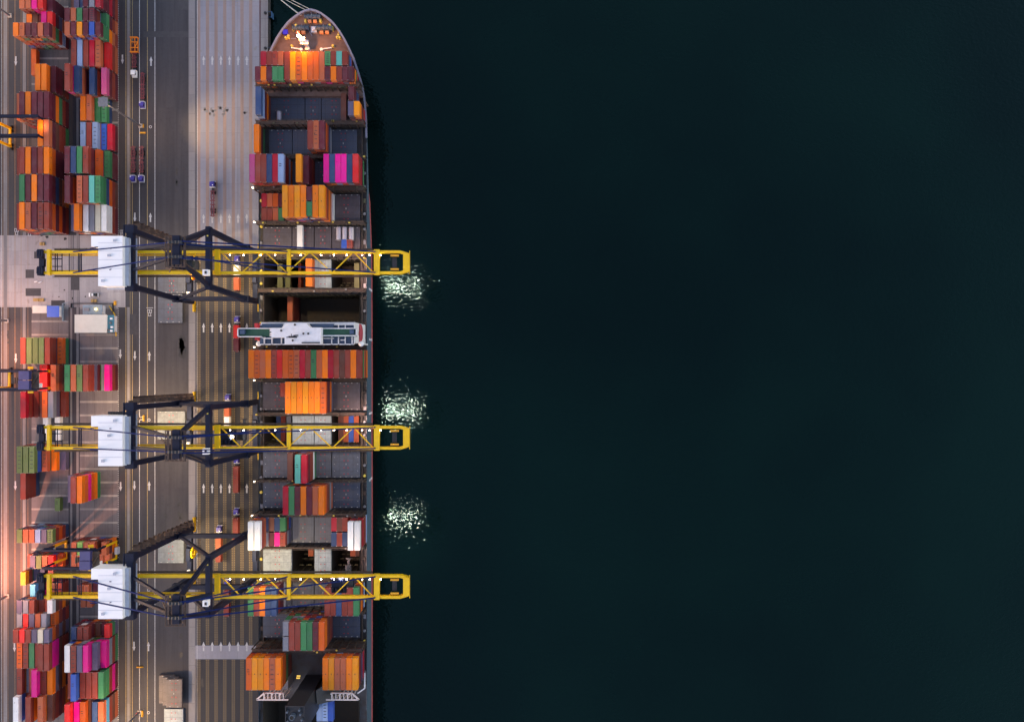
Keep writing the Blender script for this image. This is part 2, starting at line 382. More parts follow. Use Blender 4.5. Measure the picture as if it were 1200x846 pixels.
# ------------------------------------------------------------------ containers
CONT = []       # every container of the place: (x, y, z, length, width, colour, label, kind tag)
def cont(x, y, z, ln, col, label, w=2.40, tier=0): CONT.append(dict(x=x, y=y, z=z, ln=ln, w=w, c=col, label=label, t=tier))
ORD = ['first','second','third','fourth','fifth','sixth','seventh','eighth','ninth','tenth','eleventh','twelfth','thirteenth','fourteenth',
       'fifteenth','sixteenth','seventeenth','eighteenth','nineteenth','twentieth','twenty-first','twenty-second','twenty-third','twenty-fourth']
BELOW = ['top', 'one below top', 'two below top', 'three below top', 'four below top', 'five below top', 'six below top']
TH = 2.68
SEEN = set()
def stack(x, y, zb, ln, spec, place, pos_, w=2.40, th=TH):
    n = int(spec[0]); cols = spec[1:]
    for t in range(n):
        k = n-1-t
        c = cols[k] if k < len(cols) else random.choice(LOWER)
        lab = f"{PAINT[c][0]} container, {pos_}{BELOW[k]}, {place}"
        assert lab not in SEEN, lab
        SEEN.add(lab)
        cont(x, y, zb+t*th, ln, c, lab, w, k)
B1 = dict(x0=wx(39.9), p=wx(81.2)-wx(81.2-6.88), n=6, name='outer yard block')
B2 = dict(x0=wx(97.6), p=wx(138.8)-wx(138.8-6.87), n=6, name='inner yard block')
rowcount = {1: 0, 2: 0}; SIDES = set()
def yrow(b, ytop, rt, ln, specs, name=None):
    blk = B1 if b == 1 else B2
    rowcount[b] += 1
    yc = wy(ytop, rt*TH)                      # ytop = photo row of the middle of the roofs, on rt tiers
    side = 'above' if ytop < 300 else 'below'
    if (b, side) not in SIDES: SIDES.add((b, side)); rowcount[b] = 1
    place = f"{ORD[rowcount[b]-1]} row, {blk['name']} {side} apron"
    k = 0
    for i, s in enumerate(specs):
        if not s or s == '-': continue
        k += 1
        pos_ = f"{ORD[k-1]} from left, " if sum(1 for q in specs if q and q != '-') > 1 else ''
        stack(blk['x0']+(i+.5)*blk['p'], yc, 0.02, ln, s, place, pos_)
T, FT = 6.06, 12.19
# outer block, top of the photo downwards
yrow(1, 2.5, 6, T, ['-','6SR','6SM','6PP','6VV','5MMMM'])
yrow(1, 21.4, 5, T, ['-','4O','4D','4M','5P','5VM'])
yrow(1, 34.5, 6, T, ['6OO','6SG','6MS','6MO','6SG','6MSG'])
yrow(1, 73.0, 1, FT, ['1F','-','-','-','-','-'])
yrow(1, 90.5, 5, FT, ['-','-','-','5OM','5OOMD','4MMD'])
yrow(1, 123.2, 6, FT, ['5S','6M','6O','6M','6MM','6MMOG'])
yrow(1, 156.0, 6, FT, ['-','-','-','-','6OO','6SMDR'])
yrow(1, 188.0, 6, FT, ['5R','6R','6O','6M','6R','6OFMM'])
yrow(1, 220.2, 6, FT, ['-','6GG','6M','6O','6M','6MMNDS'])
yrow(1, 252.8, 6, FT, ['5RG','6OF','6SO','6M','6RF','6RFMFM'])
yrow(1, 411.0, 4, FT, ['4R','4E','4E','4E','4RR','2FG'])
yrow(1, 442.8, 3, FT, ['-','-','2V','3VO','2R','4SRD'])
yrow(1, 474.5, 4, FT, ['4CR','2R','2D','3F','3AU','1R'])
yrow(1, 492.0, 1, T, ['-','-','1W','-','1W','-'])
yrow(1, 508.5, 1, T, ['-','-','1W','-','1W','-'])
yrow(1, 538.8, 5, FT, ['5E','5E','5E','3S','2O','1U'])
yrow(1, 569.8, 4, FT, ['4RR','-','-','-','-','-'])
yrow(1, 591.2, 1, T, ['-','-','-','-','1E','-'])
yrow(1, 629.8, 6, T, ['5E','5S','5S','5L','5U','5ERFR'])
yrow(1, 660.5, 4, T, ['2R','3U','3E','3S','3V','2F'])
yrow(1, 678.0, 4, T, ['4Y','2U','2N','-','3R','2M'])
yrow(1, 694.5, 4, T, ['-','3Q','2P','-','2D','2R'])
yrow(1, 711.0, 5, T, ['5U','5A','5R','4R','4R','5WDR'])
yrow(1, 727.0, 5, T, ['5A','5V','5U','5S','5A','4FR'])
yrow(1, 745.5, 6, T, ['6R','6V','6R','6U','6I','6UFR'])
yrow(1, 770.2, 6, FT, ['5F','5R','5G','5R','6R','6RPPD'])
yrow(1, 801.0, 6, FT, ['5R','4A','5R','6P','5R','5OUD'])
yrow(1, 832.5, 6, FT, ['6W','4R','6R','4S','6SON','5DRM'])
# inner block
yrow(2, -7.5, 6, FT, ['4D','5U','5N','6M','6AW','6CM'])
yrow(2, 17.2, 6, T, ['6M','6S','6G','6M','6M','4GM'])
yrow(2, 33.6, 6, T, ['6S','6M','6Y','6M','6B','6MGG'])
yrow(2, 62.5, 4, FT, ['4R','4L','4R','4C','4SM','3VR'])
yrow(2, 92.6, 5, FT, ['6RP','5N','2N','4N','1N','4KMR'])
yrow(2, 126.2, 3, FT, ['-','3O','3SG','2G','2G','-'])
yrow(2, 158.6, 3, FT, ['-','3L','3R','3L','2B','2CM'])
yrow(2, 187.2, 6, FT, ['6M','6N','6G','6RM','4FN','3GM'])
yrow(2, 221.6, 6, FT, ['6M','2N','6SF','6R','6T','6GGNFR'])
yrow(2, 255.6, 4, FT, ['4U','5O','4W','4A','4I','4WW'])
yrow(2, 443.0, 6, FT, ['6G','6S','6E','6RRU','2A','3PR'])
yrow(2, 573.0, 5, FT, ['5U','6R','6OFPFOG','-','-','-'])
yrow(2, 643.0, 4, T, ['4S','4J','4S','4S','2R','4S'])
yrow(2, 658.5, 4, T, ['4S','4S','1D','-','3S','3S'])
yrow(2, 691.0, 1, T, ['2S','2S','1M','-','-','-'])
yrow(2, 704.0, 1, T, ['1S','1S','-','-','-','-'])
yrow(2, 742.0, 4, T, ['4N','4R','4R','2D','2M','3V'])
yrow(2, 772.0, 6, FT, ['6W','6R','6U','6PP','5UP','4PAR'])
yrow(2, 803.0, 5, FT, ['5R','6BN','5R','5R','5R','5GGRP'])
yrow(2, 838.0, 5, FT, ['6VC','5P','5FD','4D','5N','5SQR'])

# ------------------------------------------------------------------ ship
ship = empty('container_ship', (0,0,0), 'long blue grey container ship moored at the quay, loaded with stacked containers', 'ship')
DZ, HZ = 18.0, 20.0
SCX = -89.4
XL, XR = -114.0, -65.4
hull_deck = [(155.6,0.2),(155.0,2.6),(154.0,4.7),(152.2,7.3),(150.0,9.9),(147,12.3),(143.2,14.8),(139,17.0),(134,19.3),(129,21.0),(124,22.4),(118,23.3),(110,24.0),(100,24.3),(60,24.3),(0,24.3),(-100,24.3),(-240,24.3)]
hull_wl   = [(149,0.2),(148,.8),(146,1.7),(143,2.9),(139,4.4),(134,6.2),(128,8.4),(122,10.6),(116,12.8),(110,14.8),(104,16.6),(97,18.6),(88,20.6),(76,22.2),(50,23.2),(0,23.4),(-100,23.4),(-240,23.4)]
def sheer(y): return 24.0 if y > 128 else (24.0-(128-y)/10*4.2 if y > 118 else 19.8)
hm = MB(); rings = []
def lerp(a, b, t): return a+(b-a)*t
for (dy, db), (ly, lb) in zip(hull_deck, hull_wl):
    top = sheer(dy); r = []
    for t, z in ((0, top), (.06, top-1.6), (.35, lerp(top, 3.4, .35)), (.7, lerp(top, 3.4, .70)), (1.0, 3.4), (1.0, -6), (1.0, -9)):
        e = t**1.15
        y = lerp(dy, ly, e); b = lerp(db, lb, e)
        if z < -5: b *= .96
        r.append((y, b, z))
    rings.append(r)
for side in (-1, 1):
    for i in range(len(rings)-1):
        for j in range(6):
            q4 = [rings[i][j], rings[i+1][j], rings[i+1][j+1], rings[i][j+1]]
            vs = [(SCX+side*b, y, z) for y, b, z in q4]
            hm.raw(vs, [(0,1,2,3) if side > 0 else (3,2,1,0)], 1 if j >= 4 else 0)
hm.box(SCX-23.3, SCX+23.3, -240.2, -239.9, -9, DZ)
hull = hm.build('hull', [M['hull'], M['boot']], ship)
# draught marks on the side, read sideways by the tugs
dm = MB()
for yy in (wy(343, -1), wy(484, -1), wy(400, -1), wy(560, 0)):
    for j in range(5):
        z = 3+j*2.1; x = SCX+lerp(23.4, 24.3, (z-.6)/19)+.07
        for a, b, c, d in ((0,.25,0,1),(.25,.8,.75,1),(.25,.8,0,.25),(.8,1.05,0,1)):
            dm.box(x-.04, x+.02, yy+a, yy+b, z+c, z+d)
dm.build('draught_mark', M['white'], ship)
# bulwark cap round the bow
bc = MB()
for side in (-1, 1):
    for i in range(13):
        (y0, b0), (y1, b1) = hull_deck[i], hull_deck[i+1]
        z0, z1 = sheer(y0), sheer(y1)
        bc.beam((SCX+side*(b0-.15), y0, z0+.15), (SCX+side*(b1-.15), y1, z1+.15), .85, .35)
        bc.beam((SCX+side*(b0-.30), y0-.2, z0-.6), (SCX+side*(b1-.30), y1-.1, z1-.6), .22, 1.3)
bc.build('bulwark', M['bulwark'], ship)
# decks
FZ = 22.6
dk = MB()
pts = [(SCX+b-.2, y) for y, b in hull_deck if y > 117]; ptl = [(SCX-b+.2, y) for y, b in hull_deck if y > 117]
for i in range(len(pts)-1): dk.raw([(ptl[i][0], ptl[i][1], FZ), (ptl[i+1][0], ptl[i+1][1], FZ), (pts[i+1][0], pts[i+1][1], FZ), (pts[i][0], pts[i][1], FZ)], [(0,1,2,3)])
dk.box(SCX-22.8, SCX+22.8, 117.8, 118.2, 8, FZ-.01)
dk.build('forecastle_deck', M['bowdeck'], ship)
# bay layout in deck-level photo rows
BAYS = {'S1': (73.6,108), 'S3': (113.5,146.5), 'S4': (151.8,184.6), 'S5': (189.4,222.4), 'S6': (227.4,261.8), 'S7': (265.6,297), 'S8': (304,338), 'S9': (344.6,377),
        'S10': (410,443), 'S11': (447.6,481), 'S12': (487,521), 'S13': (527.6,560), 'S14': (562.6,595.4), 'S15': (601,636), 'S16': (640.6,673), 'S17': (677.6,710.6),
        'S18': (713.6,747), 'S19': (754,791)}
def by(name): a, b = BAYS[name]; return wy(b, HZ), wy(a, HZ)
OPEN = {'S8': [(308.5,343),(343,368.6),(388.6,421.8)], 'S9': [(308.5,421.8)], 'S12': [(308.5,342),(388.6,421.8)], 'S16': [(342,368),(388.6,421.8)], 'ER': [(309,421)]}
ER = (wy(838, HZ)-24, wy(822, HZ))
def spans(name):
    return sorted((wx(a, DZ+1), wx(b, DZ+1)) for a, b in OPEN[name])
d2 = MB()
ys = []
for k in ('S8','S9','S12','S16'): a, b = by(k); ys.append((a+.1, b-.1, k))
ys.append((ER[0], ER[1], 'ER'))
ys.sort(key=lambda t: -t[0])
xl, xr = SCX-24.1, SCX+24.1
cur = 118.0
def bow_half(y):
    for (y1, b1), (y0, b0) in zip(hull_deck, hull_deck[1:]):
        if y0 <= y <= y1: return lerp(b0, b1, (y-y0)/(y1-y0))
    return 24.3
for a, b, k in ys:
    if cur > 100:
        d2.raw([(SCX-22.9,118,DZ),(SCX-24.1,100,DZ),(SCX+24.1,100,DZ),(SCX+22.9,118,DZ)], [(0,1,2,3)]); cur = 100
    d2.quad(xl, xr, b, cur, DZ)
    last = xl
    for s, e in spans(k):
        if s-last > .05: d2.quad(last, s, a, b, DZ)
        last = e
    if xr-last > .05: d2.quad(last, xr, a, b, DZ)
    cur = a
d2.quad(xl, xr, -240, cur, DZ)
d2.build('main_deck', M['maindeck'], ship)
for a, b, k in ys:
    for s, e in spans(k):
        h = MB(); zf = -3.6
        h.raw([(s,a,zf),(e,a,zf),(e,b,zf),(s,b,zf)], [(0,1,2,3)])
        h.raw([(s,a,zf),(s,b,zf),(s,b,HZ),(s,a,HZ)], [(0,1,2,3)])
        h.raw([(e,a,zf),(e,b,zf),(e,b,HZ),(e,a,HZ)], [(3,2,1,0)])
        h.raw([(s,a,zf),(e,a,zf),(e,a,HZ),(s,a,HZ)], [(3,2,1,0)])
        h.raw([(s,b,zf),(e,b,zf),(e,b,HZ),(s,b,HZ)], [(0,1,2,3)])
        n = max(2, int((e-s)/2.5))
        for i in range(n+1):
            x = s+(e-s)*i/n
            for y in (a+.25, b-.25): h.box(x-.13, x+.13, y-.18, y+.18, zf, HZ-1, 1)
            if k in ('S8', 'S16', 'S12') and i < n:
                for yy, zz in ((a+1.2, 8), (a+2.8, 3), (a+4.2, 0)): h.box(x+.5, x+(e-s)/n-.5, yy-.25, yy+.25, zz, zz+.3, 1)
        h.build('cargo_hold', [M['hold'], M['guide']], ship)
# hatch coamings along both sides and walkways with rails
for side in (-1, 1):
    w = MB(); x0 = SCX+side*22.4; x1 = SCX+side*24.0
    w.box(min(x0,x0-side*.5), max(x0,x0-side*.5), wy(760,DZ), wy(112,DZ)-2, DZ, HZ-.3)
    w.build('hatch_coaming', M['rust2'], ship)
    r = MB(); xo = SCX+side*23.9
    y = wy(830, DZ)
    while y < 98:
        r.beam((xo, y, DZ), (xo, y, DZ+1.2), .12); y += 2.4
    for z in (DZ+.6, DZ+1.2): r.beam((xo, wy(830,DZ), z), (xo, 98, z), .10)
    r.build('deck_railing', M['galv'], ship)
# side clutter: vents, boxes, lockers (one mesh copied)
vm = MB(); vm.cyl((0,0,0),(0,0,1.5),.35,8); vm.cyl((0,0,1.5),(0,0,1.9),.75,10,.55)
vme = [vm.mesh('deck_vent', m) for m in (M['galv'], M['brass'], M['rust2'])]
bm_ = MB(); bm_.box(-.5,.5,-.9,.9,0,1.1); bm_.box(-.58,.58,-1,1,1.1,1.2)
bme = [bm_.mesh('deck_locker', m) for m in (M['guide'], M['galv'], M['rust'])]
y = wy(800, DZ); i = 0
while y < 96:
    for side in (-1, 1):
        i += 1
        me = random.choice(vme if i % 3 else bme)
        o = bpy.data.objects.new('deck_vent' if i % 3 else 'deck_locker', me); C.objects.link(o); o.parent = ship
        o.location = (SCX+side*23.2, y+random.uniform(-1,1), DZ)
    y += 6.2

LASH = [(104.5,112.5),(145.8,152.4),(184.4,190.2),(222.4,228.4),(261.2,266.2),(297.6,303.4),(338.2,344.4),(404.6,409.8),(443.2,447.4),(481.6,486.6),(521.6,527.2),(559.6,563.2),(596.4,601.4),(636.6,640.4),(673.0,678.0),(710.4,714.2),(747.6,754.0)]
TALL = {0: 29, 1: 25, 3: 26, 5: 22, 6: 22, 9:24, 12: 27, 15: 25, 16: 30}
for i, (a, b) in enumerate(LASH):
    y1, y0 = wy(a+.5, DZ), wy(b-.5, DZ); zt = TALL.get(i, 24)
    half = 22.7 if i == 0 else 23.9
    lb = MB()
    for x in [SCX-half+2*half*k/14 for k in range(15)]:
        lb.box(x-.2, x+.2, y0, y0+.35, DZ, zt); lb.box(x-.2, x+.2, y1-.35, y1, DZ, zt)
    for z in ([zt-.3, DZ+2.9] if zt < 27 else [zt-.3, DZ+2.9, DZ+6.4]):
        lb.box(SCX-half, SCX+half, y0+.1, y0+.45, z, z+.3); lb.box(SCX-half, SCX+half, y1-.45, y1-.1, z, z+.3)
        lb.box(SCX-half, SCX+half, y0+.46, y1-.46, z+.05, z+.2, 1)
    for s in (y0+.05, y1-.05):
        for k in range(15):
            x = SCX-half+2*half*k/14; lb.beam((x, s, zt), (x, s, zt+1.1), .1)
        lb.beam((SCX-half, s, zt+1.1), (SCX+half, s, zt+1.1), .12)
    l = lb.build('lashing_bridge', [M['rust2'], M['rust']], ship)
    for k in range(14):
        if random.random() < .55:
            g = MB(); x = SCX-half+2*half*(k+random.random())/14; yy = random.choice((y0+.6, y1-.6))
            g.box(x-.35, x+.35, yy-.3, yy+.3, zt, zt+.8)
            g.build('twistlock_bin', random.choice((M['guide'], M['galv'], M['rust'], M['brass'])), l)
    if i in (3, 4, 7, 8, 11, 12):
        g = MB(); g.cyl((SCX-half-.6, (y0+y1)/2, zt), (SCX-half-.6, (y0+y1)/2, zt+1.2), .14, 6); g.cyl((SCX-half-.6, (y0+y1)/2, zt+1.2), (SCX-half-.6, (y0+y1)/2, zt+1.5), .3, 8)
        g.build('deck_lamp', M['dimglow'], l)
# hatch covers
PAN = [(308.2,341.6),(342.6,367.6),(368.6,388.0),(389.0,422.0)]
HC = {'S3': ([(314,357),(357.8,376),(376.8,406)], 'hatch'), 'S4': ([(315,342),(342.8,384),(386.5,418)], 'hatch'), 'S5': (PAN, 'hatch'),
      'S6': (PAN, 'hatch_brown'), 'S7': (PAN, 'hatch_brown'), 'S8': ([PAN[2]], 'hatch_light'), 'S10': (PAN, 'hatch'), 'S11': (PAN, 'hatch_brown'),
      'S12': ([PAN[1], PAN[2]], 'hatch_light'), 'S13': (PAN, 'hatch_mid'), 'S14': (PAN, 'hatch'), 'S15': (PAN, 'hatch_mid'), 'S16': ([PAN[0], PAN[2]], 'hatch_light'),
      'S17': (PAN, 'hatch_mid'), 'S18': (PAN, 'hatch')}
def hatch_mesh(sx, sy, mat, marks=True, th=1.3):
    m = MB(); m.box(-sx/2, sx/2, -sy/2, sy/2, 0, th)
    n = max(2, int(sx/2.5))
    for i in range(n):
        x = -sx/2+sx*(i+.5)/n
        for y in (-sy/2+.35, sy/2-.35): m.box(x-.30, x+.30, y-.14, y+.14, th, th+.10, 2)
    if marks:
        for x in (-.9, .9):
            for y in (-sy*.36, -sy*.13, sy*.13, sy*.36): m.box(x-.22, x+.22, y-.18, y+.18, th, th+.08, 1)
        if mat:
            for x in (-sx/2+1.1, sx/2-1.1):
                for y in (-sy*.25, 0, sy*.25): m.box(x-.15, x+.15, y-.15, y+.15, th, th+.08, 2)
        for k in range(4):
            y = -sy/2+sy*(k+.5)/4; m.box(-sx/2+.3, sx/2-.3, y-.05, y+.05, th, th+.05)
        m.box(-.15, .15, -.35, .35, th, th+.25, 2)
    return m
for k, (pp, mn) in HC.items():
    a, b = by(k)
    for (u, v) in pp:
        x0, x1 = wx(u, HZ), wx(v, HZ)
        hatch_mesh(x1-x0, b-a-.3, k in ('S13','S14','S16') and (v > 400 or u < 320)).build('hatch_cover', [M[mn], M['reddot'], M['whitedot']], ship, loc=((x0+x1)/2, (a+b)/2, HZ-1.3-.12))

def srow(bay, tiers, x0, p, cols, place, half=None, zb=HZ+.1, ln=None, th=2.75, w=2.40, dy=0.0):
    a, b = by(bay); ztop = zb+tiers*th
    yc = (a+b)/2
    l = ln or FT
    if half == 'a': yc += 3.25; l = T
    if half == 'b': yc -= 3.25; l = T
    n = len(cols)
    for i, s in enumerate(cols):
        if s == '-': continue
        px0 = x0+i*p; X = wx(px0+p/2, ztop)
        pos_ = f"{ORD[sum(1 for q in cols[:i] if q != '-')]} from left, " if sum(1 for q in cols if q != '-') > 1 else ''
        sp = f"{tiers}{s}"
        stack(X, yc+dy, zb, l, sp, place, pos_, min(w, p/F*(H-ztop)-.02), th)
FD = HZ+.1
srow('S1', 5, 305.2, 6.72, ['CR','R','R','S'], 'port row right behind bow', 'a')
srow('S1', 5, 298.4, 6.75, ['MOR','OFY','MCR','GRS','GCR'], 'port second row from bow', 'b')
srow('S1', 5, 332.8, 6.78, ['RMR','YYO','FPC','OMR','FRL','FAR','SCR'], 'middle row right behind bow')
srow('S1', 5, 380.4, 6.72, ['G','R','T','R'], 'starboard row right behind bow', 'a')
srow('S1', 5, 380.4, 6.78, ['MPR','OMY','RCO','MUR','MOE'], 'starboard second row from bow', 'b')
srow('S3', 5, 299.0, 6.8, ['NLM'], 'port edge stack in first open bay')
srow('S3', 3, 294.6, 5.8, ['MR'], 'low port edge stack in first open bay', dy=-1.0, w=1.9) if 0 else None
srow('S3', 3, 311.0, 3.4, ['C'], 'narrow stack at port end of first open bay', w=1.2) if 0 else None
srow('S3', 2, 399.0, 6.7, ['D'], 'starboard low stack in first open bay')
srow('S3', 5, 408.0, 6.8, ['M'], 'starboard edge stack of first open bay', 'a')
srow('S3', 5, 407.4, 6.9, ['UM','YO'], 'starboard aft pair of first open bay', 'b')
srow('S4', 3, 296.4, 8.0, ['OM'], 'port edge stack of second open bay')
srow('S4', 5, 360.0, 6.75, ['R','S','M'], 'middle trio of second open bay')
srow('S4', 1, 384.0, 6.0, ['D'], 'low stack near middle trio, second open bay') if 0 else None
srow('S5', 5, 291.8, 6.75, ['KRR','RCO','RMF','NRC','CRM','LMR'], 'port block forward of big orange group')
srow('S5', 5, 346.2, 7.0, ['Y'], 'lone stack between port and magenta blocks')
srow('S5', 4, 354.8, 7.0, ['MM'], 'stack beside lone yellow orange stack')
srow('S5', 5, 378.8, 6.82, ['PRO','NOR','PLR','PFR','NAR','VRC'], 'starboard magenta block')
srow('S6', 1, 306.0, 6.6, ['C','S','F','M'], 'low port group, forward half', 'a')
srow('S6', 1, 306.0, 6.6, ['R','R','S','G'], 'low port group, aft half', 'b')
srow('S6', 6, 330.2, 7.12, ['Y','O','Y','O','-','O','YFR'], 'big orange group amidships', ln=13.7)
srow('S6', 6, 330.2+4*7.12, 7.12, ['MS'], 'gap in big orange group, forward', 'a')
srow('S6', 6, 330.2+4*7.12, 7.12, ['GR'], 'gap in big orange group, aft', 'b')
srow('S6', 1, 386.2, 4.4, ['W'], 'low strip beside big orange group', w=1.6)
srow('S7', 1, 347.4, 7.4, ['W'], 'single low one forward of northern crane')
srow('S7', 1, 399.8, 6.5, ['B','R'], 'small pair behind silver tanks', 'b')
srow('S8', 2, 357.6, 8.2, ['OF'], 'bright stack under northern crane boom', w=2.7)
srow('S8', 5, 346.0, 6.4, ['SR'], 'inside hold under northern boom, starboard half', zb=-3.5)
srow('S8', 4, 324.6, 6.6, ['H','-'], 'inside hold under northern boom, port half', zb=-3.5)
srow('S8', 4, 333.8, 6.6, ['H'], 'inside hold under northern boom, aft', 'b', zb=-3.5)
srow('S8', 5, 414.8, 6.4, ['H'], 'inside hold at starboard edge under northern boom', zb=-3.5)
srow('S9', 5, 336.2, 6.8, ['SRR'], 'alone in the dark open hold', zb=-3.5)
srow('S10', 5, 290.8, 6.655, ['O','F','S','O','R','V','F','F','S','C','R','G','S','O','C','R','D','R','O','R'], 'full width row behind bridge')
srow('S11', 4, 328.0, 5.8, ['R'], 'port of orange row behind bridge', 'a', w=2.2)
srow('S11', 5, 333.8, 6.85, ['O','Y','O','Y','O','O','F'], 'orange row behind bridge', ln=13.7)
srow('S11', 2, 380.2, 5.8, ['M'], 'low starboard end of orange row behind bridge')
srow('S12', 5, 323.4, 5.6, ['N','R'], 'inside port hold under middle boom', zb=-3.5, w=2.2)
srow('S12', 6, 335.4, 5.8, ['A'], 'inside port hold beside hatch under middle boom', zb=-3.5, w=2.2)
srow('S12', 6, 396.2, 6.1, ['D','S','B','S'], 'inside starboard hold under middle boom', zb=-3.5, w=2.3)
srow('S13', 3, 336.0, 7.4, ['DR'], 'beside teal roofed one south of middle boom')
srow('S13', 6, 345.0, 7.3, ['TR','CM'], 'tall pair south of middle boom')
srow('S13', 2, 362.6, 4.6, ['W'], 'narrow low strip south of middle boom', w=1.5)
srow('S14', 6, 331.0, 6.95, ['CR','GR','MF','OR','MR','SO','OFR'], 'tall mixed row aft of middle crane')
srow('S15', 6, 289.8, 7.6, ['WR','WR'], 'white pair at port edge')
srow('S15', 6, 406.8, 7.7, ['WCR','WRC'], 'white pair at starboard edge')
srow('S15', 3, 308.0, 6.6, ['N','D','N','GR'], 'port group beside white pair, forward half', 'a')
srow('S15', 3, 308.0, 6.6, ['A','M','P','RA'], 'port group beside white pair, aft half', 'b')
srow('S15', 3, 388.0, 6.4, ['C','D','R'], 'starboard group beside white pair, forward half', 'a')
srow('S15', 3, 388.0, 6.4, ['N','R','N'], 'starboard group beside white pair, aft half', 'b')
srow('S16', 6, 361.2, 6.2, ['S'], 'inside hold north of southern boom', 'a', zb=-3.5)
srow('S16', 6, 410.4, 6.2, ['S','D'], 'inside starboard hold north of southern boom', 'a', zb=-3.5)
srow('S17', 5, 290.2, 6.75, ['GR','RM','OR','NR','NR'], 'port row under southern boom')
srow('S17', 5, 380.0, 6.75, ['R','R','N','R','R','GR'], 'starboard row under southern boom')
srow('S18', 6, 331.0, 7.0, ['-','RR','RG','GF','GN','MR','FOR'], 'mixed row south of southern crane')
srow('S18', 6, 331.0, 7.0, ['AG'], 'port end of mixed row south of southern crane, forward', 'a')
srow('S18', 6, 331.0, 7.0, ['AM'], 'port end of mixed row south of southern crane, aft', 'b')
srow('S19', 6, 287.9, 6.85, ['FF','YO','YO','OF','SF','OFF'], 'sternmost port orange block', ln=13.7)
srow('S19', 6, 377.6, 6.95, ['OF','YO','SF','SF','OF','YRM'], 'sternmost starboard orange block', ln=13.7)
# three at the very stern beside the funnel
for i, c in enumerate('LLB'):
    cont(wx(374+6.6*i, 26), wy(833, 26), 23.2, FT*.78 if 0 else 9.1, c, f"{PAINT[c][0]} container, {ORD[i]} of three beside ship's funnel", 2.4)

# container meshes
def cmesh(ln, w, v=0):
    m = MB(); h = 2.59; a, b = w/2, ln/2
    if ln > 13: m.box(-.16, .16, -.2, .2, h-.04, h+.005, 2)
    for k in (range(5) if v == 1 else range(2) if v == 2 else ()):
        y = -b*.62+k*b*.30 if v == 1 else b*.15+k*.9
        m.box(-.62 if v == 1 else -.75, .55 if v == 1 else .2, y-.14, y+.14, h-.045, h+.004, 2)
    m.box(-a+.03, a-.03, -b+.06, b-.06, .08, h-.05)
    for x in (-a+.06, a-.06):
        m.box(x-.06, x+.06, -b+.18, b-.18, h-.12, h); m.box(x-.06, x+.06, -b+.18, b-.18, 0, .16)
    for y in (-b+.08, b-.08): m.box(-a+.18, a-.18, y-.08, y+.08, h-.14, h); m.box(-a+.18, a-.18, y-.08, y+.08, 0, .16)
    for x in (-a+.09, a-.09):
        for y in (-b+.09, b-.09): m.box(x-.07, x+.07, y-.07, y+.07, .18, h-.18)
    for x in (-a+.09, a-.09):
        for y in (-b+.09, b-.09):
            for z in (0, h-.18): m.box(x-.092, x+.092, y-.092, y+.092, z, z+.185, 1)
    for x in (-.62, -.22, .22, .62): m.box(x-.025, x+.025, -b-.0, -b+.06, .2, h-.2, 1)
    for y in (-b*.5, 0, b*.5): m.box(-a+.12, a-.12, y-.04, y+.04, h-.05, h-.015)
    return m
_cm = {}
def get_cmesh(ln, w, c):
    v = random.choice((0,0,0,1,2)) if c in 'SFEGRMLBT' else 0
    k = (round(ln, 1), round(w, 1), c, v)
    if k not in _cm: _cm[k] = cmesh(ln, w, v).mesh('shipping_container', [PM[c], M['casting'], M['steel']])
    return _cm[k]
# overlap test between stacks (layout sanity)
import os
if os.environ.get('LAYOUT_CHECK'):
    bad = 0
    for i, a in enumerate(CONT):
        for b in CONT[i+1:]:
            if abs(a['x']-b['x']) < (a['w']+b['w'])/2-.12 and abs(a['y']-b['y']) < (a['ln']+b['ln'])/2-.12 and abs(a['z']-b['z']) < 2.4:
                bad += 1
                if bad < 60: print('OVERLAP', a['label'], '|', b['label'])
    print('overlaps', bad, 'containers', len(CONT))

# ------------------------------------------------------------------ ship: bow gear
def pxy(px, py, z): return (wx(px, z), wy(py, z))
def winch(px, py, n=4):
    x, y = pxy(px, py, FZ)
    w = MB(); w.box(-3.3, 3.3, -.9, 1.7, 0, .35)
    w.cyl((-3.4, .1, 1.2), (3.4, .1, 1.2), .85, 12); 
    for k in range(n+1): w.cyl((-3.4+6.8*k/n-.1, .1, 1.2), (-3.4+6.8*k/n+.1, .1, 1.2), 1.25, 14)
    w.box(-.7, .7, -.7, .9, .35, 1.9)
    o = w.build('mooring_winch', M['winch'], ship, loc=(x, y, FZ))
    for k in (-1, 1):
        d = MB(); d.cyl((k*1.2-.8, -1.7, 1.0), (k*1.2+.8, -1.7, 1.0), .85, 12); d.build('rope_drum', M['copper'], o)
winch(367, 22); winch(353.5, 35); winch(381, 35)
wl = MB(); x, y = pxy(368.5, 36, FZ); wl.box(-1.3, 1.3, -1.3, 1.3, 0, 1.2); wl.cyl((0,0,1.2), (0,0,2.2), .8, 12); wl.build('windlass', M['house_grey'], ship, loc=(x, y, FZ))
for a, b in ((358.5,24.5),(358.5,26.5),(376,24.5),(376,26.5),(344.5,33.5),(344.5,36),(347.5,31),(347.5,34),(387,31),(387,34),(390,33.5),(390,36),(335.5,45.5),(338.5,45),(338.5,43.5),(395.5,45),(397,42.5),(398.5,45.5),(342.5,55),(390.5,55),(397.5,37.5)):
    x, y = pxy(a, b, FZ); v = MB(); v.cyl((0,0,0), (0,0,1.1), .38, 10); v.cyl((0,0,1.1), (0,0,1.3), .5, 10); v.box(-.5, .5, -.5, .5, 0, .12)
    v.build('mooring_bitt', M['brass'], ship, loc=(x, y, FZ))
x, y = pxy(335.3, 39.3, FZ); b_ = MB(); b_.box(-1, 1, -.9, .9, 0, 1.5); b_.box(-1.1,1.1,-1,1,1.5,1.6); b_.build('deck_locker', plain('tarpaulin_ultramarine', (.03,.02,.55), .6), ship, loc=(x, y, FZ))
fr = MB()
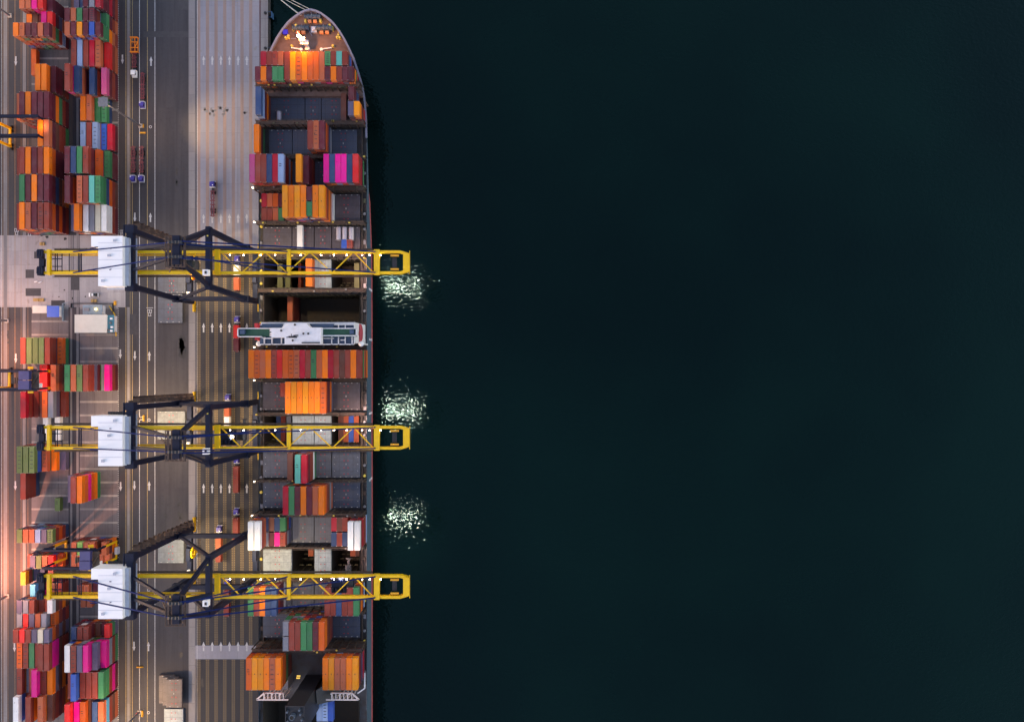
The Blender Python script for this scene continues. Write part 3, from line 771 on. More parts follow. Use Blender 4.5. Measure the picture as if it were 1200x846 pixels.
for a, b, c, d in ((345,30,349,36),(354,29,354,33),(357,30,357,36),(371,15,371,22),(365,15,365,22),(379,29,379,34),(384,29,384,34),(362,36,366,43),(347,46,341,46)):
    fr.beam((*pxy(a, b, FZ), FZ+.3), (*pxy(c, d, FZ), FZ+.3), .35, .3)
fr.build('mooring_chute', M['bulwark'], ship)
# foremast: a lit white mast that leans out from above
mx, my = pxy(361.5, 57.5, FZ)
fm = MB(); fm.cyl((0,0,0), (0,0,13), .75, 12, .45); fm.cyl((0,0,13), (0,0,18), .16, 8, .1); fm.box(-.5,.5,-1.0,-.2,16.6,16.8); fm.box(-1.8, 1.8, -.9, .9, 7, 7.25); fm.box(-1.3, 1.3, -.7, .7, 10.8, 11.0)
for t in (-1.7, 1.7): fm.beam((t,0,7.2), (t,0,8.3), .12)
fm.cyl((-1.5,.2,12.2),(1.5,.2,12.2), .18, 6); fm.box(-.9,.9,-1.4,-.6,0,2.6); fm.cyl((0,0,13),(0,0,13.9),.6,10,.35)
fmast = fm.build('foremast', M['white'], ship, loc=(mx, my, FZ))
for sx in (-1, 1):
    c_ = MB(); bx = 4.5*sx; c_.beam((bx,-.6,.9), (bx+sx*4.5,.1,.9), .45, .4); c_.cyl((bx,-.6,0),(bx,-.6,1.2),.7,10); c_.build('stores_davit', M['white'], ship, loc=(mx+1.5, my, FZ))
fl = MB(); fl.box(-.5,.5,-.3,.3,0,.4); fl.build('deck_floodlight', M['warmglow'], fmast, loc=(0,-1.0,16.4))

# ------------------------------------------------------------------ ship: bridge and accommodation
Zb = 48.0
yb0, yb1 = wy(405.0, Zb-10), wy(377.5, Zb-10)
acc = MB(); ax0, ax1 = wx(309, 40), wx(417.5, 40); acc.box(ax0, ax1, wy(402.5,30), wy(379.5,30), DZ, 43.5)
accom = acc.build('accommodation_block', M['white'], ship)
ww = MB()
for z in range(22, 43, 3):
    for k in range(14):
        x = ax0+2+(ax1-ax0-4)*k/13; ww.box(x-.45, x+.45, wy(379.5,30)-.02, wy(379.5,30)+.06, z, z+.9); ww.box(x-.45, x+.45, wy(402.5,30)-.06, wy(402.5,30)+.02, z, z+.9)
ww.build('window', M['glass'], accom)
bz = 45.4
def rectz(mb, a, b, c, d, z0, z1, mi=0):
    x0, x1 = wx(a, z1), wx(b, z1); y1, y0 = wy(c, z1), wy(d, z1); mb.box(x0, x1, y0, y1, z0, z1, mi)
w = MB()   # full deck under the bridge with white margin
rectz(w, 304.5, 415.4, 381.0, 403.6, 43.5, 44.2); w.build('bridge_deck', M['navyroof'], ship)
w = MB()
for a, b, c, d in ((304.5,415.4,403.0,404.0),(304.5,415.4,380.2,381.0),(309,310,385,404),(318,319,394,404),(329,330,394,404),(388,389,394,404),(379,391,396,397),(396,397,381,404),(404,404.8,381,404),(412,413,384,404),(414.6,415.4,381,404),
                    (392,396,384.5,386),(405,412,386,387.5),(399,404,398,399)):
    rectz(w, a, b, c, d, 44.2, 45.3)
w.build('deck_bulwark', M['white'], ship)
w = MB()   # wings
rectz(w, 278.6, 418.4, 384.8, 394.6, 46.6, 47.2); w.build('bridge_wing', M['green'], ship)
w = MB()
for a, b, c, d in ((278.0,319,384.4,385.4),(278.0,308,394.0,395.0),(278.0,279.2,384.4,395),(307,319,396.0,397.0),(306.8,308,394,397)):
    rectz(w, a, b, c, d, 46.2, 48.3)
w.build('wing_bulwark', M['white'], ship)
w = MB()
for a, b, c, d in ((375,417.8,384.4,385.4),(377,417.8,392.8,393.9),(416.8,418,384.4,394)):
    rectz(w, a, b, c, d, 46.2, 48.3)
w.build('wing_bulwark', M['white'], ship)
w = MB(); rectz(w, 281, 286.6, 386.4, 391.6, 47.2, 49.0); w.build('wing_console', M['navyroof'], ship)
w = MB(); rectz(w, 409.6, 414.6, 386.4, 391.4, 47.2, 49.0); w.build('wing_console', M['navyroof'], ship)
zr = 51.0
roofp = [(318,384.2),(330,384.2),(334.5,378.6),(359,378.6),(363.5,383.8),(376,383.8),(376,403.2),(333.5,403.2),(333.5,395.6),(318,395.6)]
P3 = [pxy(a, b, zr) for a, b in roofp]
w = MB(); n = len(P3)
w.raw([(x,y,47.2) for x,y in P3]+[(x,y,zr) for x,y in P3], [tuple(reversed(range(n,2*n)))]+[(i,(i+1)%n,n+(i+1)%n,n+i) for i in range(n)])
br = w.build('wheelhouse', M['white'], ship)
w = MB(); rectz(w, 307, 331, 379.4, 383.8, 44.2, 46.0); w.build('window_band', M['navyroof'], br)
w = MB(); rectz(w, 363, 391, 379.4, 383.6, 44.2, 46.0); w.build('window_band', M['navyroof'], br)
w = MB(); rectz(w, 353.5, 374.5, 401.0, 402.4, zr, zr+.6); w.build('antenna_rack', M['steel'], br)
# radar mast on the wheelhouse roof
rx, ry = pxy(343.5, 394.5, zr+3)
w = MB(); w.cyl((0,0,0), (0,0,7), .28, 8, .18); w.box(-1.9, 1.5, -.5, .3, 2.6, 2.9); w.box(-.4,2.4,-.1,.3,3.8,4.1); w.beam((-2.6,-.3,3.2),(-.6,-.1,3.2),.35,.5); w.beam((.6,.4,4.6),(2.6,.7,4.6),.3,.4); w.cyl((0,0,5.5),(0,1.0,5.5),.15,6)
w.build('radar_mast', M['steel'], br, loc=(rx, ry, zr))
for a, b in ((346,380.6),(330,387.4),(361.6,391),(356,391),(343.5,399)):
    x, y = pxy(a, b, zr); w = MB(); w.cyl((0,0,0),(0,0,.7),.3,8); w.cyl((0,0,.7),(0,0,1.2),.45,10,.1); w.build('roof_antenna', M['steel'], br, loc=(x,y,zr))
for a in (317.2, 376.8):
    for b in (385.8, 387.8, 391.0, 393.4):
        x, y = pxy(a, b, 49); w = MB(); w.box(-.35,.35,-.3,.3,0,.5); w.build('wing_lamp', M['white'], br, loc=(x,y,48.6))
def lifeboat(px, py, z, rot=0):
    m = MB(); segs = []
    for t, r in ((-4.2,.2),(-3.6,1.0),(-2,1.45),(0,1.55),(2,1.45),(3.6,1.0),(4.2,.2)): segs.append((t, r))
    n = 10
    vs = []; fs = []
    for t, r in segs:
        for k in range(n): a = 2*math.pi*k/n; vs.append((r*math.cos(a), t, 1.5+.95*r*math.sin(a)))
    for i in range(len(segs)-1):
        for k in range(n): fs.append((i*n+k, i*n+(k+1)%n, (i+1)*n+(k+1)%n, (i+1)*n+k))
    m.raw(vs, fs); m.box(-.6,.6,-1,.6,2.6,3.5)
    x, y = pxy(px, py, z)
    o = m.build('lifeboat', M['red'], ship, loc=(x, y, z-2.5))
lifeboat(420.6, 390.5, 34); lifeboat(303.8, 390, 30)
for px, py in ((303.5,402.8),(423.5,403)):
    x, y = pxy(px, py, 36); w = MB(); w.cyl((0,0,-14),(0,0,0),.35,8); w.cyl((0,0,0),(0,0,.5),.9,14,1.15); w.cyl((0,0,.5),(0,0,1.3),1.15,14,.3); w.build('satellite_dome', M['white'], ship, loc=(x,y,36))
# gangway / provisions crane blocks at port side by the accommodation
for px, py in ((301.5,381.5),(302,396)):
    x, y = pxy(px, py, 30); w = MB(); w.cyl((0,0,-12),(0,0,0),.5,8); w.box(-.8,.8,-.9,.9,0,1.4); w.beam((0,0,1),(4.5,.8,1.4),.45,.5); w.build('provision_crane', M['red'], ship, loc=(x,y,30))

# ------------------------------------------------------------------ ship: funnel and aft structure
fz = 50.0
fx0, fx1 = wx(334.6, fz), wx(357.2, fz); fy1, fy0 = wy(826.4, fz), wy(849, fz)
bx0, bx1 = wx(343, 20), wx(366, 20)
w = MB(); xm0, xm1 = (fx0+wx(343,20))/2, (fx1+wx(366,20))/2
w.box(fx0+.2, fx1-.2, fy0-4, fy1-.05, DZ, fz-.3)
fun = w.build('funnel', plain('funnel_dark_paint', (.022,.024,.030), .5), ship)
w = MB(); w.box(fx0, fx1, fy1-.35, fy1, fz-.3, fz+.5); w.box(fx0, fx0+.35, fy0, fy1-.36, fz-.3, fz+.5); w.box(fx1-.35, fx1, fy0, fy1-.36, fz-.3, fz+.5); w.box(fx0+.36, fx1-.36, fy0, fy0+.35, fz-.3, fz+.5)
w.build('funnel_rim', M['steel'], fun)
w = MB(); cx_, cy_ = pxy(343.5, 838, fz); w.cyl((0,0,-.3),(0,0,2.2),1.15,16); 
ex = w.build('exhaust_pipe', M['winch'], fun, loc=(cx_, cy_, fz)); w = MB(); w.cyl((0,0,2.21),(0,0,2.24),.85,14); w.build('exhaust_mouth', M['tyre'], ex)
for dx, dy in ((3.2,.8),(3.8,-1.4),(2.8,2.6),(-2.2,1.8),(-2.0,-2)): 
    w = MB(); w.cyl((0,0,-.3),(0,0,1.4),.42,10); w.build('exhaust_pipe', M['winch'], fun, loc=(cx_+dx, cy_+dy, fz))
w = MB(); w.box(wx(327,30)+.0, wx(352,30)-6.5, wy(812,30), wy(798,30), DZ, 26); w.build('casing_wing', M['galv'], ship)
w = MB(); w.raw([(fx1+.3, fy1-1, DZ+.02),(fx1+9.5, fy1+3.5, DZ+.02),(fx1+9.5, fy1+3.5, 27),(fx1+.3, fy1-1, 33),(fx1+.3, fy1-8, DZ+.02),(fx1+9.5, fy1-8, DZ+.02),(fx1+9.5, fy1-8, 25),(fx1+.3, fy1-8, 31)],
      [(0,1,2,3),(5,4,7,6),(1,5,6,2),(4,0,3,7),(3,2,6,7)]); w.build('casing_ramp', M['steel'], ship)
for a, b, s in ((300.6, 338, 1), (382, 420.6, -1)):   # white lattice bridges each side of the funnel
    z = 31; y1, y0 = wy(811.6, z), wy(819.4, z); x0, x1 = wx(a, z), wx(b, z)
    w = MB()
    fx = x0+(x1-x0)*.24 if s > 0 else x1-(x1-x0)*.22
    w.beam((x0,y0,z),(x1,y0,z),.55,.5)
    xa, xb = (fx, x1-2.2) if s > 0 else (x0+2.6, fx)
    w.beam((xa,y1,z),(xb,y1,z),.5,.5)
    w.beam((x0 if s > 0 else x1, y0, z), (xa if s > 0 else xb, y1, z), .6, .5)
    for k in range(6):
        x = xa+(xb-xa)*k/5; w.beam((x,y0,z),(x,y1,z),.6 if k % 2 == 0 else .35,.45)
        w.beam((x,y0,z),(x,y0,DZ),.35)
    for k in (0, 2.2, 4.4):
        x = xa+(xb-xa)*k/5; w.cyl((x,y1,z),(x,y1,z+1.0),.5,8)
    w.build('lashing_frame', M['pinkwhite'], ship)
for a, b in ((350,791.5),(349.5,794),(373.5,795),(372.5,797.6)):
    x, y = pxy(a, b, 21); w = MB(); w.box(-.8,.8,-.25,.25,0,.3); w.build('deck_floodlight', M['yellowglow'], ship, loc=(x,y,21))
hp = MB(); hp.beam((wx(427.5,22), wy(788,22), 22), (wx(427.5,22), wy(806,22), 22), .5,.4); hp.beam((wx(427.5,22), wy(806,22), 22), (wx(419,22), wy(812,22), 22), .5,.4); hp.build('pilot_ladder_rack', M['white'], ship)

# silver tank containers
def tank(px, py, z, idx):
    m = MB(); m.cyl((0,-2.7,1.3),(0,2.7,1.3),1.12,14); m.cyl((0,-2.95,1.3),(0,-2.7,1.3),.7,14,1.12); m.cyl((0,2.7,1.3),(0,2.95,1.3),1.12,14,.7)
    m.box(-.35,.35,-2.4,2.4,2.38,2.48); m.cyl((0,.5,2.4),(0,.5,2.7),.3,8)
    x, y = pxy(px, py, z+2.6)
    r = empty('tank_container', (x,y,z), idx, 'tank container', 'silver tank containers on deck')
    m.build('vessel', M['tank'], r)
    f = MB()
    for yy in (-2.95, 2.95):
        for sx in (-1.15, 1.15): f.box(sx-.07, sx+.07, yy-.07, yy+.07, 0, 2.6)
        f.box(-1.15, 1.15, yy-.06, yy+.06, 2.45, 2.58); f.box(-1.15,1.15,yy-.06,yy+.06,0,.14)
    for sx in (-1.15, 1.15): f.box(sx-.05, sx+.05, -2.9, 2.9, 0, .13)
    f.build('frame', M['galv'], r)
tank(396.2,273.4,HZ+.1,'silver tank container, left one of the three near the starboard rail')
tank(403.2,273.4,HZ+.1,'silver tank container, middle one of the three near the starboard rail')
tank(411.0,273.8,HZ+.1,'silver tank container, right one of the three near the starboard rail')
tank(326,137.5,HZ+.1,'pale tank container alone on the dark hatch cover behind the bow stacks')

# mooring ropes from the bow
for i, (a, b, c) in enumerate(((352.2,18.4,-15.0),(361.6,13.6,-14.0),(366.0,12.4,-17.5))):
    p = Vector((wx(a,24.2), wy(b,24.2), 24.2)); q_ = Vector((QX-.9, wy(c,.6), .9))
    m = MB(); prev = p
    for k in range(1, 13):
        t = k/12; c_ = p.lerp(q_, t); c_.z -= 1.6*math.sin(math.pi*t); m.cyl(prev, c_, .13 if i else .16, 6); prev = c_
    if i == 0:
        prev = p+Vector((.5,0,0))
        for k in range(1, 13):
            t = k/12; c_ = (p+Vector((.5,0,0))).lerp(q_, t); c_.z -= 1.6*math.sin(math.pi*t); m.cyl(prev, c_, .13, 6); prev = c_
    o = m.build('mooring_rope', M['rope'])
    o['label'] = ['pale mooring rope, lowest and leftmost of the three running off the bow', 'pale mooring rope, middle one of the three running off the bow', 'pale mooring rope that starts at the very tip of the bow'][i]
    o['category'] = 'rope'; o['group'] = 'mooring ropes from the bow'
# quay bollards and fenders
for i, (px, py, lab) in enumerate(((311.2,16,'black mooring bollard on quay edge beside the upper blue fender'),(311.2,57.3,'black mooring bollard on quay edge beside the lower blue fender'),(312,-16,''))):
    if not lab: lab = 'black mooring bollard holding the bow ropes, beyond the top edge'
    m = MB(); m.cyl((0,0,0),(0,0,.15),.65,12); m.cyl((0,0,.15),(0,0,.8),.38,12,.42); m.cyl((0,0,.8),(0,0,1.05),.65,12,.5)
    m.build('mooring_bollard', M['steel'], None, loc=(wx(px),wy(py),LV*2), label=lab, category='bollard', group='bollards on the quay edge')
for py, lab in ((17,'blue edged quay fender, upper of the two beside the open water'),(59,'blue edged quay fender just above the bow container stacks')):
    r = empty('quay_fender', (QX, wy(py), -1.5), lab, 'fender', 'fenders on the quay wall')
    m = MB(); m.box(.0,.35,-.8,.8,-1.6,1.0); m.cyl((.35,0,-.4),(1.5,0,-.4),.75,12,.95); m.build('rubber_cone', M['tyre'], r)
    m = MB(); m.box(1.5,1.8,-1.4,1.4,-2.0,1.3); m.beam((0,1.3,1.25),(1.6,1.3,1.2),.14); m.beam((0,-1.3,1.25),(1.6,-1.3,1.2),.14); m.build('panel', M['fender'], r)

# ------------------------------------------------------------------ ship-to-shore cranes
LSX, WSX = -150.1, -119.4
def crane(Y):
    r = empty('gantry_crane', (0, Y, 0), '', 'gantry crane', 'ship-to-shore cranes along the quay')
    nv, yl = M['crane_navy'], M['crane_yellow']
    HW = 11.4; ZT = 64.0; OFF = 1.2
    def part(n, m, mat, par=r): return m.build(n, mat, par)
    for x in (LSX, WSX):
        for s in (-1, 1):
            m = MB(); y = s*HW+OFF*0
            m.beam((x, y, 3.4), (x, y, 21), 2.1, 2.3); m.beam((x, y, 20), (x, y*.97+OFF, ZT-.3), 2.0, 2.0)
            m.box(x-1.7,x+1.7,y-1.5,y+1.5,19,21.6)
            part('leg', m, nv)
            b = MB()
            for k in range(-2, 2):
                yy = y+s*1.2+k*1.75+.85; b.box(x-.55, x+.55, yy-.75, yy+.75, .5, 1.5)
            b.beam((x, y+s*1.2-3.4, 1.9), (x, y+s*1.2+3.4, 1.9), .8, .7); b.box(x-.5,x+.5,y-1,y+1,2.2,3.4)
            bo = part('bogie', b, yl)
            wv = MB()
            for k in range(-2, 2):
                for t in (.45, 1.3): yy = y+s*1.2+k*1.75+t; wv.cyl((x-.2,yy,.42),(x+.2,yy,.42),.4,10)
            wv.build('wheel', M['steel'], bo)
        m = MB(); m.box(x-1.0, x+1.0, -HW+1.2, HW-1.2, 4.6, 7.0); m.box(x-.9,x+.9,-3,3,7.0,8.6); part('sill_beam', m, nv)
        m = MB(); m.box(x-(1.25 if x == LSX else .95), x+(1.25 if x == LSX else .95), -HW-1.0+OFF, HW+1.0+OFF, ZT-2.6, ZT)
        if x == LSX:
            m.box(x-2.7, x-2.2, -HW+1+OFF, HW+OFF+1.6, ZT-.9, ZT-.4)
            for s in (-1, 1): m.box(x-1.7,x+1.7,s*HW+OFF-1.6,s*HW+OFF+1.6,ZT-3,ZT+.2)
        part('portal_beam', m, nv)
    for s in (-1, 1):
        m = MB(); m.beam((LSX+1, s*HW, 20), (WSX-1, s*HW, 20), 1.9, 2.2); part('tie_beam', m, nv)
        m = MB(); m.beam((LSX+1.5, s*HW, 21), (WSX-.6, s*HW*.98+OFF, ZT-3), 1.15, 1.15); part('diagonal_brace', m, nv)
    # stairs and landings up the northern landside leg
    m = MB()
    for k in range(13):
        z = 5+k*4.4; y = HW+OFF*k/13+2.0; sg = 1 if k % 2 else -1
        m.box(LSX-1.6, LSX+1.6, y-.9, y+.9, z, z+.12); m.box(LSX-1.1, LSX+1.1, y+.9, y+2.0, z, z+.12); m.box(LSX-1.1, LSX-1.0, y+.9, y+2.0, z+.12, z+1.1); m.box(LSX-1.0, LSX+1.1, y+1.9, y+2.0, z+.12, z+1.1)
        m.beam((LSX-sg*1.3, y, z), (LSX+sg*1.3, y, z+4.4), .7, .12)
        for xx in (-1.6, 1.6): m.beam((LSX+xx, y+.9, z), (LSX+xx, y+.9, z+1.1), .1)
        m.beam((LSX-1.6, y+.9, z+1.1), (LSX+1.6, y+.9, z+1.1), .1)
    part('staircase', m, M['rust'])
    m = MB(); m.box(LSX-.55, LSX+.55, -HW+3, -HW+4.2, 5, 8.5); part('power_cabinet', m, M['house_white'])
    ZG = 60.0; GX0, GX1 = wx(51, ZG), wx(479.5, ZG); GY = 4.15
    HX = wx(254.5, ZG)
    for s in (-1, 1):
        m = MB(); m.box(GX0, HX-1.2, s*GY-.54, s*GY+.54, ZG-2.3, ZG-.3); m.box(GX0+1, HX-2, s*(GY-1.0)-.3, s*(GY-1.0)+.3, ZG-2.9, ZG-2.5)
        part('girder', m, yl)
        m = MB(); m.box(HX-.9, GX1-3.5, s*GY-.52, s*GY+.52, ZG-2.0, ZG); m.beam((GX1-3.6, s*GY, ZG-1.3), (GX1-.6, s*(GY-.9), ZG-1.3), 1.1, 2.4)
        part('boom', m, yl)
        m = MB(); ys_ = s*(GY+1.15)
        m.box(GX0+3, GX1-15, min(ys_-.42,ys_+.42), max(ys_-.42,ys_+.42), ZG-2.4, ZG-2.25)
        x = GX0+3
        while x < GX1-15: m.beam((x, ys_+s*.42, ZG-2.3), (x, ys_+s*.42, ZG-1.2), .08); x += 2.6
        m.beam((GX0+3, ys_+s*.42, ZG-1.2), (GX1-15, ys_+s*.42, ZG-1.2), .09)
        part('walkway', m, M['rust2'])
    for px, wd in ((254.5, 1.9), (338.2, 1.3), (441.5, 2.2), (57, 1.2)):
        x = wx(px, ZG); m = MB(); m.box(x-wd/2, x+wd/2, -GY-.9, GY+.9, ZG-1.2, ZG+.35); part('cross_beam', m, yl)
    m = MB(); m.box(GX1-2.4, GX1, -3.6, 3.6, ZG-1.6, ZG+.1); m.box(GX1+.0, GX1+.25, -4.6, 4.6, ZG-.6, ZG-.4)
    part('boom_tip', m, yl)
    for s in (-1, 1):
        m = MB(); m.box(GX1-7.5, GX1-4.2, s*2.7-.32, s*2.7+.32, ZG-1, ZG-.3); part('buffer', m, M['barrier'])
    m = MB(); m.box(GX1-7.0, GX1-5.2, -2.0, 2.0, ZG-2, ZG-1.8); part('tip_platform', m, M['steel'])
    zz = [258, 282.5, 310, 336, 362.5, 389, 414, 437.5]
    for i in range(len(zz)-1):
        s0 = 1 if i % 2 == 0 else -1
        m = MB(); m.beam((wx(zz[i],ZG), s0*GY, ZG-.6), (wx(zz[i+1],ZG), -s0*GY, ZG-.6), .42, .4); part('lattice_brace', m, yl)
    # floodlights under the boom
    for i, px in enumerate((269,285,305,322,352,376,391,406,424,433,446)):
        x = wx(px, ZG); s = 1
        m = MB(); m.box(-.17,.17,-.15,.15,-.14,.12)
        fo = m.build('floodlight', [M['lampglow']], r, loc=(x, GY-1.25, ZG-.5))
        rot = MB(); rot.cyl((0,.3,.1),(0,.95,.1),.08,6); rot.build('bracket', M['steel'], fo)
    # machinery house
    hz0, hz1 = ZG+.2, ZG+7.6
    hx0, hx1 = wx(115, hz1), wx(143.6, hz1); 
    m = MB(); m.box(hx0, hx1, -10.2, 9.2, hz0, hz1); m.box(hx0-2.7, hx0, 5.1, 9.2, hz0, hz1)
    mh = part('machinery_house', m, M['house_white'])
    m = MB()
    for yy in (-6.8, -3.4, 0, 3.4, 6.6): m.box(hx0+.05, hx1-.05, yy-.05, yy+.05, hz1+.0, hz1+.05)
    m.build('roof_seam', M['house_grey'], mh)
    for (ax, ay) in ((2.0, -8.2), (6.6, 7.4), (4.4, 1.6)):
        m = MB(); m.box(hx0+ax-.5, hx0+ax+.5, ay-.4, ay+.4, hz1, hz1+.45); m.box(hx0+ax-.6, hx0+ax+.6, ay-.5, ay+.5, hz1+.45, hz1+.55); m.build('roof_vent', M['house_grey'], mh)
    m = MB(); m.box(hx1, hx1+2.2, -10.6, 9.4, hz0, hz0+.4); m.box(hx1+.1, hx1+1.5, -9.8, 8.8, hz0+.4, hz0+5.4); m.box(hx0-.3,hx1,-10.9,-10.3,hz0-.2,hz0+.1)
    m.build('side_annex', M['house_grey'], mh)
    m = MB()
    for k in range(9): x = hx0+1.0+k*(hx1-hx0)/9; m.cyl((x,9.9,hz0+.6),(x,9.9,hz0+1.1),.35,8)
    m.box(hx0, hx1, 9.3, 10.4, hz0, hz0+.15); m.build('fan_row', M['steel'], mh)
    # rear sheave platform
    m = MB(); x = GX0
    m.box(x-2.6, x-.6, 1.6, 5.2, ZG-2, ZG); m.box(x-2.6, x-.6, -5.2, -1.6, ZG-2, ZG); m.box(x-2.2, x-.2, -1.6, 1.6, ZG-2, ZG-.6)
    for s in (-1, 1):
        for k in range(3): m.cyl((x-2.0+k*.9, s*3.4-1.2, ZG+.5), (x-2.0+k*.9, s*3.4+1.2, ZG+.5), .5, 10)
    part('sheave_platform', m, nv)
    m = MB()
    for k, px in enumerate((62,64.5,70,78.5,90,92.5)):
        x = wx(px, ZG); m.beam((x,-GY,ZG-1.6),(x,GY,ZG-1.6),.22 if k < 4 else .5,.3)
    for s in (-1.5, 1.5): m.beam((wx(58,ZG), s, ZG-1.5), (wx(70,ZG), s, ZG-1.5), .35)
    part('rear_frame', m, nv)
    # A-frame
    AZ, AX = 91.0, -120.6
    for s in (-1, 1):
        m = MB(); m.beam((WSX, s*(HW-.6)+OFF, ZT-.5), (AX, s*2.6+.6, AZ-1), 1.5, 1.4); part('apex_leg', m, nv)
        m = MB(); m.beam((LSX+1.3, s*GY+.6, ZT-.4), (AX-1, s*2.2+.6, AZ-1.5), 1.05, 1.0); part('apex_backstay', m, nv)
        m = MB(); m.beam((wx(86,ZG), s*GY, ZG), (AX-1.5, s*2.6+.6, AZ), .42, .42); part('rear_stay', m, M['cable'])
        m = MB(); m.beam((wx(337,ZG), s*GY, ZG+.4), (AX+1.5, s*2.0+.6, AZ), .42, .42); part('inner_forestay', m, M['cable'])
        m = MB(); m.beam((wx(440,ZG), s*GY, ZG+.4), (AX+1.5, s*3.0+.6, AZ+.6), .46, .46); part('outer_forestay', m, M['cable'])
        m = MB(); m.beam((wx(118,ZG)-.0, s*(GY)+.2, ZG+7.9), (LSX, s*6.5+OFF, ZT+.3), .28); part('house_brace', m, M['cable'])
        m = MB(); m.beam((wx(118,ZG)+7.5, s*(GY)+.2, ZG+7.9), (LSX-.6, s*2.2+OFF, ZT+.3), .25); part('house_brace', m, M['cable'])
    m = MB(); m.box(AX-1.3, AX+1.3, -4.6, 5.8, AZ-2.6, AZ-.6)
    m.box(AX-3.6, AX-1.0, -5.0, -1.2, AZ-3.4, AZ-1.6); m.box(AX-2.4, AX+1.8, 2.0, 4.6, AZ-4.4, AZ-2.6); m.box(AX-5.4, AX-2.0, -3.2, .2, AZ-5.2, AZ-4.0); m.beam((AX+1,3.1,AZ-3.2),(AX+9,3.1,AZ-11),1.0,1.2)
    part('apex_head', m, nv)
    for s in (-1, 1):
        m = MB()
        for k in range(4): m.cyl((AX-1.8+k*1.2, s*2.6-.5+.6, AZ), (AX-1.8+k*1.2, s*2.6+.5+.6, AZ), .85, 12)
        part('apex_sheave', m, M['steel'])
    m = MB()
    for a, b in (((AX-4,-5.5,AZ-1.2),(AX+3,-5.5,AZ-1.2)),((AX+3,-5.5,AZ-1.2),(AX+3,5.5,AZ-1.2)),((AX-4,5.5,AZ-1.2),(AX+3,5.5,AZ-1.2)),((AX-4,-5.5,AZ-1.2),(AX-4,5.5,AZ-1.2)),((AX+1,-3,AZ-4),(AX+4,-7,AZ-14)),((AX-2,-3,AZ-4),(AX-6,-6.5,AZ-9)),((AX+.5,-6,AZ-6),(AX-9,-4.6,AZ-13)),((AX-4,0,AZ-2),(AX-9,2,AZ-9))):
        m.beam(a, b, .28)
    for k in range(5): m.box(AX-3.6+k*1.5, AX-2.6+k*1.5, -5.6, 5.6, AZ-1.35, AZ-1.25)
    part('apex_platform', m, M['rust'])
    m = MB(); m.box(WSX-1.2, WSX+1.0, -HW+4.3+OFF, -HW+6.6+OFF, ZT+.01, ZT+2.2); ec = part('electrical_box', m, M['house_white'])
    m = MB(); m.box(WSX-.3, WSX+.5, -HW+4.9+OFF, -HW+6.0+OFF, ZT+2.21, ZT+2.4); m.build('hatch', M['steel'], ec)
    m = MB(); m.box(WSX-.25,WSX+.25,HW-3+OFF,HW-2.5+OFF,ZT,ZT+.3); m.box(LSX-.3,LSX+.3,-HW+3.6+OFF,-HW+4.2+OFF,ZT,ZT+.3); part('beacon', m, M['brass'])
    # trolley with its cab and the spreader hanging below it
    tr = bpy.data.objects.new('trolley', None); C.objects.link(tr); tr.parent = r
    m = MB(); m.box(-3.0, 3.0, -3.3, 3.3, ZG-4.2, ZG-3.2)
    for sx in (-2.4, -.8, .8, 2.4): m.cyl((sx,-2.6,ZG-2.6),(sx,-1.2,ZG-2.6),.6,10); m.cyl((sx,1.2,ZG-2.6),(sx,2.6,ZG-2.6),.6,10)
    m.build('trolley_frame', nv, tr)
    m = MB(); m.box(3.2, 5.6, -1.3, 1.3, ZG-6.6, ZG-4.0); m.build('operator_cab', M['glass'], tr)
    m = MB(); m.box(-1.2,1.2,-3.2,3.2,38,38.9); m.box(-1.15,1.15,-6,-5.6,37.6,38.2); m.box(-1.15,1.15,5.6,6,37.6,38.2); m.box(-.5,.5,-5.7,5.7,37.7,38.2); m.build('spreader', M['steel'], tr)
    m = MB()
    for a in (-1, 1):
        for b in (-2.6, 2.6): m.beam((a,b,38.8),(a*1.6,b*.8,ZG-4), .09)
    m.build('hoist_cable', M['steel'], tr)
    return r, tr
c1, t1 = crane(39.2)
c1['label'] = 'navy and yellow ship-to-shore gantry crane over the open holds, northernmost of three'
t1.location.x = wx(204, 60)
YC = (39.2, -30.5, -89.7)
cranes = [c1]
for i, (yv, lab, tx) in enumerate(((YC[1], 'navy and yellow gantry crane over pale hatch covers, middle of the three', wx(264,60)), (YC[2], 'navy and yellow gantry crane nearest the funnel, its landside stairs fully seen', wx(395,60)))):
    c = copy_tree(c1); c.location.y = yv; c['label'] = lab; cranes.append(c)
    for ch in c.children:
        if ch.name.startswith('trolley'): ch.location.x = tx

